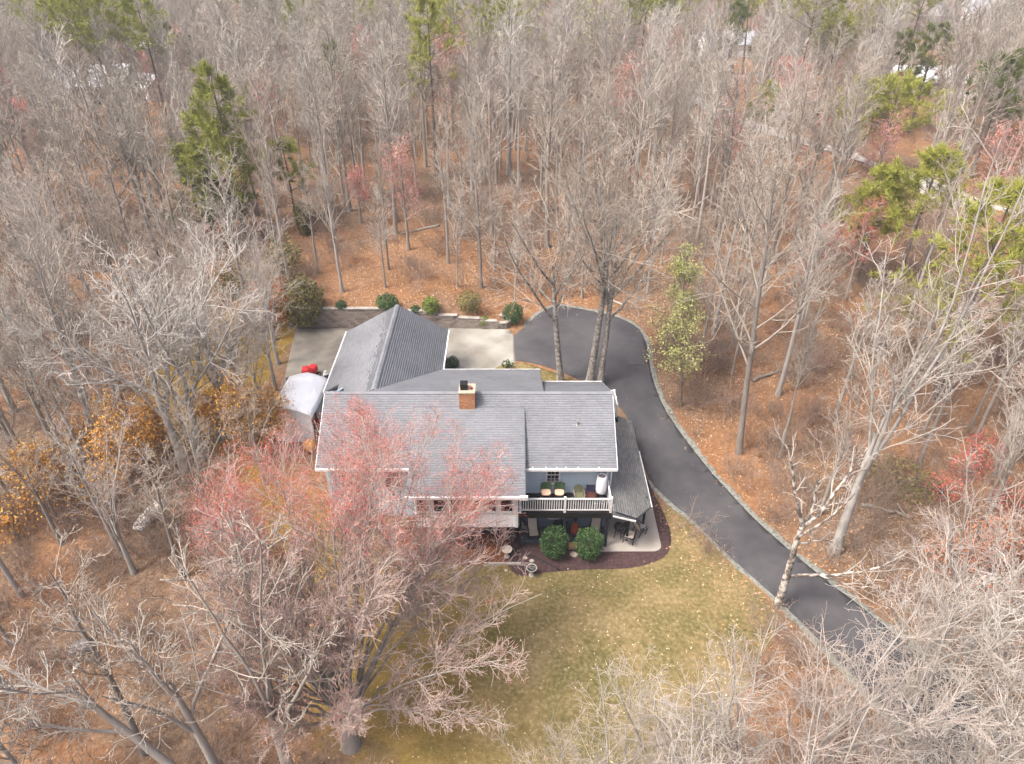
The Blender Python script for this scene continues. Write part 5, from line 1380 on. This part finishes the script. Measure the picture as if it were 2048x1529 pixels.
# ------------------------------------------------------------------ the woods
HOUSEBOX = lambda x, y: -13.5 < x < 9.6 and 28.2 < y < 47.5
YARD = lambda x, y: (-19 < x < 1.5 and 40 < y < 52.6)
DP = np.array([(p.x, p.y) for p in drive_poly])
def free(Q, m_drive=1.5, lawn=True):
    ok = ~inside(Q, DP) & (edge_dist(Q, DP) > m_drive)
    if lawn: ok &= ~(inside(Q, LP) & (edge_dist(Q, LP) > 1.0) & ~((Q[:, 0] < -9) & (Q[:, 1] > 26) & (np.random.default_rng(1).random(len(Q)) < .55)))
    ok &= ~((Q[:, 0] > -13.8) & (Q[:, 0] < 9.8) & (Q[:, 1] > 27.5) & (Q[:, 1] < 47.5))
    ok &= ~((Q[:, 0] > -19.5) & (Q[:, 0] < 1.6) & (Q[:, 1] > 40) & (Q[:, 1] < 52.9))
    ok &= ~((Q[:, 0] > -18) & (Q[:, 0] < -10) & (Q[:, 1] > 31) & (Q[:, 1] < 42))
    d = np.full(len(Q), 1e9)
    for a, b in zip(LANE[:-1], LANE[1:]):
        ab = b - a; t = np.clip(((Q - a) @ ab) / (ab @ ab), 0, 1); d = np.minimum(d, np.linalg.norm(Q - a - t[:, None] * ab, axis=1))
    return ok & (d > 3.2)
bp_ = gat(302, 1060); SIGHT.append((296, 20, bp_.y - 10, bp_.y + 2))
def clear_view(Q, seed=3):
    g = np.random.default_rng(seed); k = np.ones(len(Q), bool)
    zz = zg(Q[:, 0], Q[:, 1]) + 8
    px = 1024 + F_PX * Q[:, 0] / (Q[:, 1] * CP - (zz - CAM_H) * SP)
    for sx, hw, y0, y1 in SIGHT: k &= ~((np.abs(px - sx) < hw) & (Q[:, 1] > y0) & (Q[:, 1] < y1) & (g.random(len(Q)) < .85))
    return k
def scatter(x0, x1, y0, y1, s, seed):
    g = np.random.default_rng(seed)
    X, Y = np.meshgrid(np.arange(x0, x1, s), np.arange(y0, y1, s))
    Q = np.stack([X.ravel(), Y.ravel()], -1) + g.uniform(-.46, .46, (X.size, 2)) * s
    # keep what could show in the picture
    dep = Q[:, 1] * CP + (CAM_H - 8) * SP
    px = 1024 + F_PX * Q[:, 0] / dep
    return Q[(px > -260) & (px < 2310)]
FOREST = [Tree('bare_tree', species_forest(seed=200 + i, H=15, r=.15 + .02 * (i % 3), first=(.3, .42, .36, .5, .26, .4)[i], l1=(.27, .24, .32, .22, .34, .28)[i], narrow=1.0, lean=((.3, .2), (-.4, .1), (.1, .5), (0, -.3), (-.2, .2), (.5, -.2))[i]), M['bark'], M['twig']) for i in range(6)]
g = np.random.default_rng(77)
near = scatter(-62, 62, 13.5, 96, 3.4, 5)
near = near[free(near)]; near = near[clear_view(near)]
HP = np.array(HERO)
near = near[np.min(np.linalg.norm(near[:, None] - HP[None], axis=2), 1) > 1.5]
# thin out: the slope right behind the house and the strip of woods by the drive are open
bq = gat(1556, 1212); keep = np.hypot(near[:, 0] - bq.x, near[:, 1] - bq.y - 2) > 5.0
slope = (near[:, 1] > 52) & (near[:, 1] < 64) & (np.abs(near[:, 0]) < 16)
keep &= ~(slope & (g.random(len(near)) < .55)); keep &= ~((near[:, 1] > 64) & (g.random(len(near)) < .12))
rightw = (near[:, 0] > 9) & (near[:, 1] < 52)
keep &= ~(rightw & (g.random(len(near)) < .45))
frontl = (near[:, 1] < 32) & (near[:, 0] < -8)
keep &= ~(frontl & (g.random(len(near)) < .12))
frontr = (near[:, 1] < 21) & (near[:, 0] > -9)
keep &= ~((near[:, 0] > -12) & (near[:, 0] < 9) & (near[:, 1] < 30))
keep &= ~frontr
near = near[keep]
near = near[np.argsort(near[:, 1] + .35 * np.abs(near[:, 0]))]
N_IND = 212
ind, rest = near[:N_IND], near[N_IND:]
SNAG = []
for i, (x, y) in enumerate(ind):
    h = g.uniform(10.5, 16.5) if y > 60 else g.uniform(8.0, 14.0)
    if slope_here := (52 < y < 64 and abs(x) < 16): h = g.uniform(6.5, 11)
    if y < 32: h = g.uniform(7.5, 12.5)
    if y > 52:
        px = pix(x, y, zf(x, y))[0]
        if px < 560: lab, grp = 'bare grey tree in the woods around the dark green pine cluster', 'bare trees around the pine cluster'
        elif y < 64 and px < 1040: lab, grp = 'thin bare tree on the orange leaf slope above the retaining walls', 'thin bare trees on the orange slope'
        elif px < 1040: lab, grp = 'bare grey tree in the woods upslope of the garage roof', 'bare trees upslope of the garage'
        elif px < 1420: lab, grp = 'bare grey tree in the woods upslope of the asphalt turnaround', 'bare trees upslope of the turnaround'
        else: lab, grp = 'bare grey tree in the woods between the driveway and the country road', 'bare trees towards the country road'
    elif x > 0 and y > 36: lab, grp = 'bare grey tree standing in brown leaves beside the driveway bend', 'bare trees beside the driveway bend'
    elif x > 0: lab, grp = 'bare grey tree standing in brown leaves around the pale forked tree', 'bare trees around the pale forked tree'
    elif y > 32: lab, grp = 'bare grey tree in the thicket past the white canopy shelter', 'bare trees past the canopy shelter'
    else: lab, grp = 'bare brushy tree standing in leaf litter near the upturned white boat', 'bare trees near the upturned boat'
    FOREST[int(g.integers(6))].put(x, y, g.uniform(0, 6.28), h / 15, lab, 'tree', grp, sz=g.uniform(.95, 1.15))

def gn_stuff(name, pts, protos, sc, tilt=0.06, wts=None):
    """one object that stands copies of visible prototypes on its points"""
    n = len(pts); g = np.random.default_rng(len(name) + n)
    me = bpy.data.meshes.new(name); me.vertices.add(n)
    V = np.column_stack([pts, zg(pts[:, 0], pts[:, 1]) - .05]).astype(np.float32)
    me.vertices.foreach_set('co', V.ravel())
    for nm, v in (('sc', g.uniform(sc[0], sc[1], n)), ('rz', g.uniform(0, 6.28, n)), ('rx', g.normal(0, tilt, n)), ('ry', g.normal(0, tilt, n))): attr(me, nm, v)
    a = me.attributes.new('pick', 'INT', 'POINT'); a.data.foreach_set('value', g.choice(len(protos), n, p=wts).astype(np.int32))
    o = link(name, me); tag(o, kind='stuff')
    nt = bpy.data.node_groups.new(name, 'GeometryNodeTree')
    nt.interface.new_socket('Geometry', in_out='INPUT', socket_type='NodeSocketGeometry'); nt.interface.new_socket('Geometry', in_out='OUTPUT', socket_type='NodeSocketGeometry')
    N = nt.nodes; L = nt.links
    gi, go = N.new('NodeGroupInput'), N.new('NodeGroupOutput')
    jn = N.new('GeometryNodeJoinGeometry')
    for p in reversed(protos):
        g2 = []
        objs = p if isinstance(p, (list, tuple)) else [p]
        j2 = N.new('GeometryNodeJoinGeometry')
        for q in objs:
            oi = N.new('GeometryNodeObjectInfo'); oi.inputs['Object'].default_value = q; oi.inputs['As Instance'].default_value = False
            L.new(oi.outputs['Geometry'], j2.inputs[0])
        gti = N.new('GeometryNodeGeometryToInstance'); L.new(j2.outputs[0], gti.inputs[0]); L.new(gti.outputs[0], jn.inputs[0])
    ip = N.new('GeometryNodeInstanceOnPoints'); ip.inputs['Pick Instance'].default_value = True
    def na(nm, t='FLOAT'):
        x = N.new('GeometryNodeInputNamedAttribute'); x.data_type = t; x.inputs['Name'].default_value = nm; return x.outputs['Attribute']
    cb = N.new('ShaderNodeCombineXYZ')
    L.new(na('rx'), cb.inputs[0]); L.new(na('ry'), cb.inputs[1]); L.new(na('rz'), cb.inputs[2])
    L.new(gi.outputs[0], ip.inputs['Points']); L.new(jn.outputs[0], ip.inputs['Instance']); L.new(na('pick', 'INT'), ip.inputs['Instance Index'])
    L.new(cb.outputs[0], ip.inputs['Rotation']); L.new(na('sc'), ip.inputs['Scale'])
    L.new(ip.outputs[0], go.inputs[0])
    md = o.modifiers.new('copies', 'NODES'); md.node_group = nt
    return o

# prototypes for the far woods are trees standing in the picture, each one mesh
LITE = []
for i in range(6):
    gq = np.random.default_rng(300 + i); slim = i > 3
    P0, R0 = trunk_line(gq, 16, .11 if slim else .17, (gq.normal(0, .3), gq.normal(0, .3)), n=7, wig=.015)
    P1, R1 = grow(gq, P0, R0, 16 if slim else 20, .45 if slim else .3, .97, (20, 40) if slim else (25, 55), (.2 if slim else .27, 'rel'), 4, .35, .12, .5, .03, lambda t: 1.2 - .8 * t)
    P2, R2 = grow(gq, P1, R1, 6, .2, .97, (25, 55), (.5, 'rel'), 3, .3, .15, .7, .024)
    P3, R3 = grow(gq, P2, R2, 4, .2, .97, (25, 55), (.5, 'rel'), 2, .3, .2, .8, .018)
    me = np_mesh('far_tree', *cat_meshes([tubes(P0, R0, 6), tubes(P1, R1, 3), tubes(P2, R2, 3), tubes(P3, R3, 3)]), M['twig_pale' if i in (1, 4) else 'twig'], True)
    x, y = ((-14, 98), (6, 99), (22, 97), (-34, 99), (-3, 80), (14, 82))[i]
    o = link('far_tree', me); o.location = (x, y, zf(x, y)); tag(o, 'bare tree standing deep in the woods beyond the house', 'tree', 'bare trees deep in the woods')
    LITE.append(o)
far = np.concatenate([scatter(-110, 110, 97, 150, 4.0, 8), scatter(-230, 230, 150, 300, 5.6, 9), scatter(-420, 420, 300, 560, 11, 10)])
far = far[free(far, 1, False)]; far = far[clear_view(far)]
CLEAR = []
for x, y, px, w in FARH: CLEAR.append((x, y, w * .6 + 3))
for x, y, r in CLEAR: far = far[np.hypot(far[:, 0] - x, far[:, 1] - y + 4) > r]
if len(rest):
    mid = gn_stuff('woods', rest, [(FOREST[i].tr, FOREST[i].cr) for i in ()] or LITE, (.62, 1.05), wts=[.13, .13, .12, .12, .25, .25])
kids = lambda o: [c for c in o.children_recursive]
gn_stuff('distant_woods', far, LITE + [kids(PINES[3]), kids(PINES[13]), kids(PINKS[3])], (.72, 1.08), wts=[.15, .15, .15, .15, .11, .11, .07, .02, .09])

# brushy undergrowth
BR = []
for i, (x, y) in enumerate(((-8.5, 57), (5.5, 60.5), (14.0, 45.0))):
    st, cr, tp = shrub_mesh(400 + i, (2.2, 1.5, 3.0)[i], (2.0, 1.8, 1.4)[i], (13, 15, 10)[i], .0085, 6, loose=(.5, .7, .35)[i])
    o = link('bare_shrub', np_mesh('bare_shrub', *cat_meshes(st + cr), M['twig_brown'], True)); o.location = (x, y, zf(x, y))
    tag(o, ('bare brown shrub on the orange slope behind the garage', 'bare brown shrub in the woods behind the turnaround', 'bare brown shrub across the driveway from the porch')[i], 'shrub'); BR.append(o)
ug = np.concatenate([scatter(-62, 62, 13.5, 75, 1.45, 21), scatter(-80, 80, 75, 130, 3.4, 22)])
ug = ug[free(ug, .9)]
gq = np.random.default_rng(9)
ug = ug[gq.random(len(ug)) < np.where((ug[:, 1] > 52) & (ug[:, 1] < 63) & (np.abs(ug[:, 0]) < 14), .2, .55)]
ex_ = np.concatenate([scatter(-45, -8, 13.5, 36, 1.5, 23), scatter(10, 40, 22, 52, 2.2, 24)]); ex_ = ex_[free(ex_, .9)]; ex_ = ex_[gq.random(len(ex_)) < .6]
ug = np.concatenate([ug, ex_])
gn_stuff('undergrowth', ug, BR, (.3, 1.05), tilt=.2)

# fallen leaves
def litter(name, Q, size, m, off=.03):
    g = np.random.default_rng(len(Q))
    C = np.column_stack([Q, zg(Q[:, 0], Q[:, 1]) + off])
    n = len(C)
    nrm = unit(np.column_stack([g.normal(0, .35, n), g.normal(0, .35, n), np.ones(n)])); u = unit(np.cross(nrm, g.normal(0, 1, (n, 3)))); w = np.cross(nrm, u)
    s = (size * g.uniform(.5, 1.6, n))[:, None]
    V = np.stack([C - u * s * .5, C + w * s * .22, C + u * s * .5, C - w * s * .22], 1).reshape(-1, 3)
    o = link(name, np_mesh(name, V, np.arange(4 * n).reshape(-1, 4), m)); return tag(o, kind='stuff')
gq = np.random.default_rng(15)
Q = np.concatenate([np.column_stack([gq.uniform(-45, 45, 60000), gq.uniform(14, 78, 60000)]), np.column_stack([gq.uniform(-14, 14, 14000), gq.uniform(52.2, 66, 14000)]), np.column_stack([gq.uniform(9, 26, 14000), gq.uniform(22, 52, 14000)])])
dep = Q[:, 1] * CP + CAM_H * SP; px = 1024 + F_PX * Q[:, 0] / dep
Q = Q[(px > -120) & (px < 2170)]
ok = ~inside(Q, DP) & (edge_dist(Q, DP) > .45) & ~(inside(Q, LP) & (edge_dist(Q, LP) > gq.random(len(Q)) * 3)) & ~((Q[:, 0] > -12.5) & (Q[:, 0] < 9.0) & (Q[:, 1] > 29.6) & (Q[:, 1] < 46.5)) & ~((Q[:, 0] > -18.6) & (Q[:, 0] < .6) & (Q[:, 1] > 40) & (Q[:, 1] < 51.9))
litter('leaf_litter', Q[ok], .155, M['litter'])
Q = np.column_stack([gq.uniform(1, 14, 2600), gq.uniform(18, 56, 2600)]); ok = inside(Q, DP) & (edge_dist(Q, DP) < gq.exponential(.4, len(Q)))
litter('driveway_leaves', Q[ok], .12, M['litter'], .045)
Q = np.column_stack([gq.uniform(-9, 13, 1500), gq.uniform(17, 30, 1500)])
ok = inside(Q, LP) & ~inside(Q, DP) & ~((Q[:, 1] > 29.6) & (Q[:, 0] > 4.4)) 
ok &= gq.random(len(Q)) < (.25 + .75 * np.exp(-((Q[:, 0] - 6) ** 2 / 12 + (Q[:, 1] - 22) ** 2 / 10)))
litter('lawn_leaves', Q[ok], .095, M['litter_pale'], .045)
# ------------------------------------------------------------------ thin air haze round the whole scene
hz = bpy.data.materials.new('air_haze'); hz.use_nodes = True
nt = hz.node_tree; nt.nodes.remove(nt.nodes['Principled BSDF'])
pv = nt.nodes.new('ShaderNodeVolumePrincipled'); pv.inputs['Color'].default_value = (.86, .89, .93, 1); pv.inputs['Density'].default_value = .0006; pv.inputs['Anisotropy'].default_value = .2
nt.links.new(pv.outputs[0], nt.nodes['Material Output'].inputs['Volume'])
tag(MB().box(-930, 930, -66, 1540, -14, 38).build('haze', hz), kind='stuff')
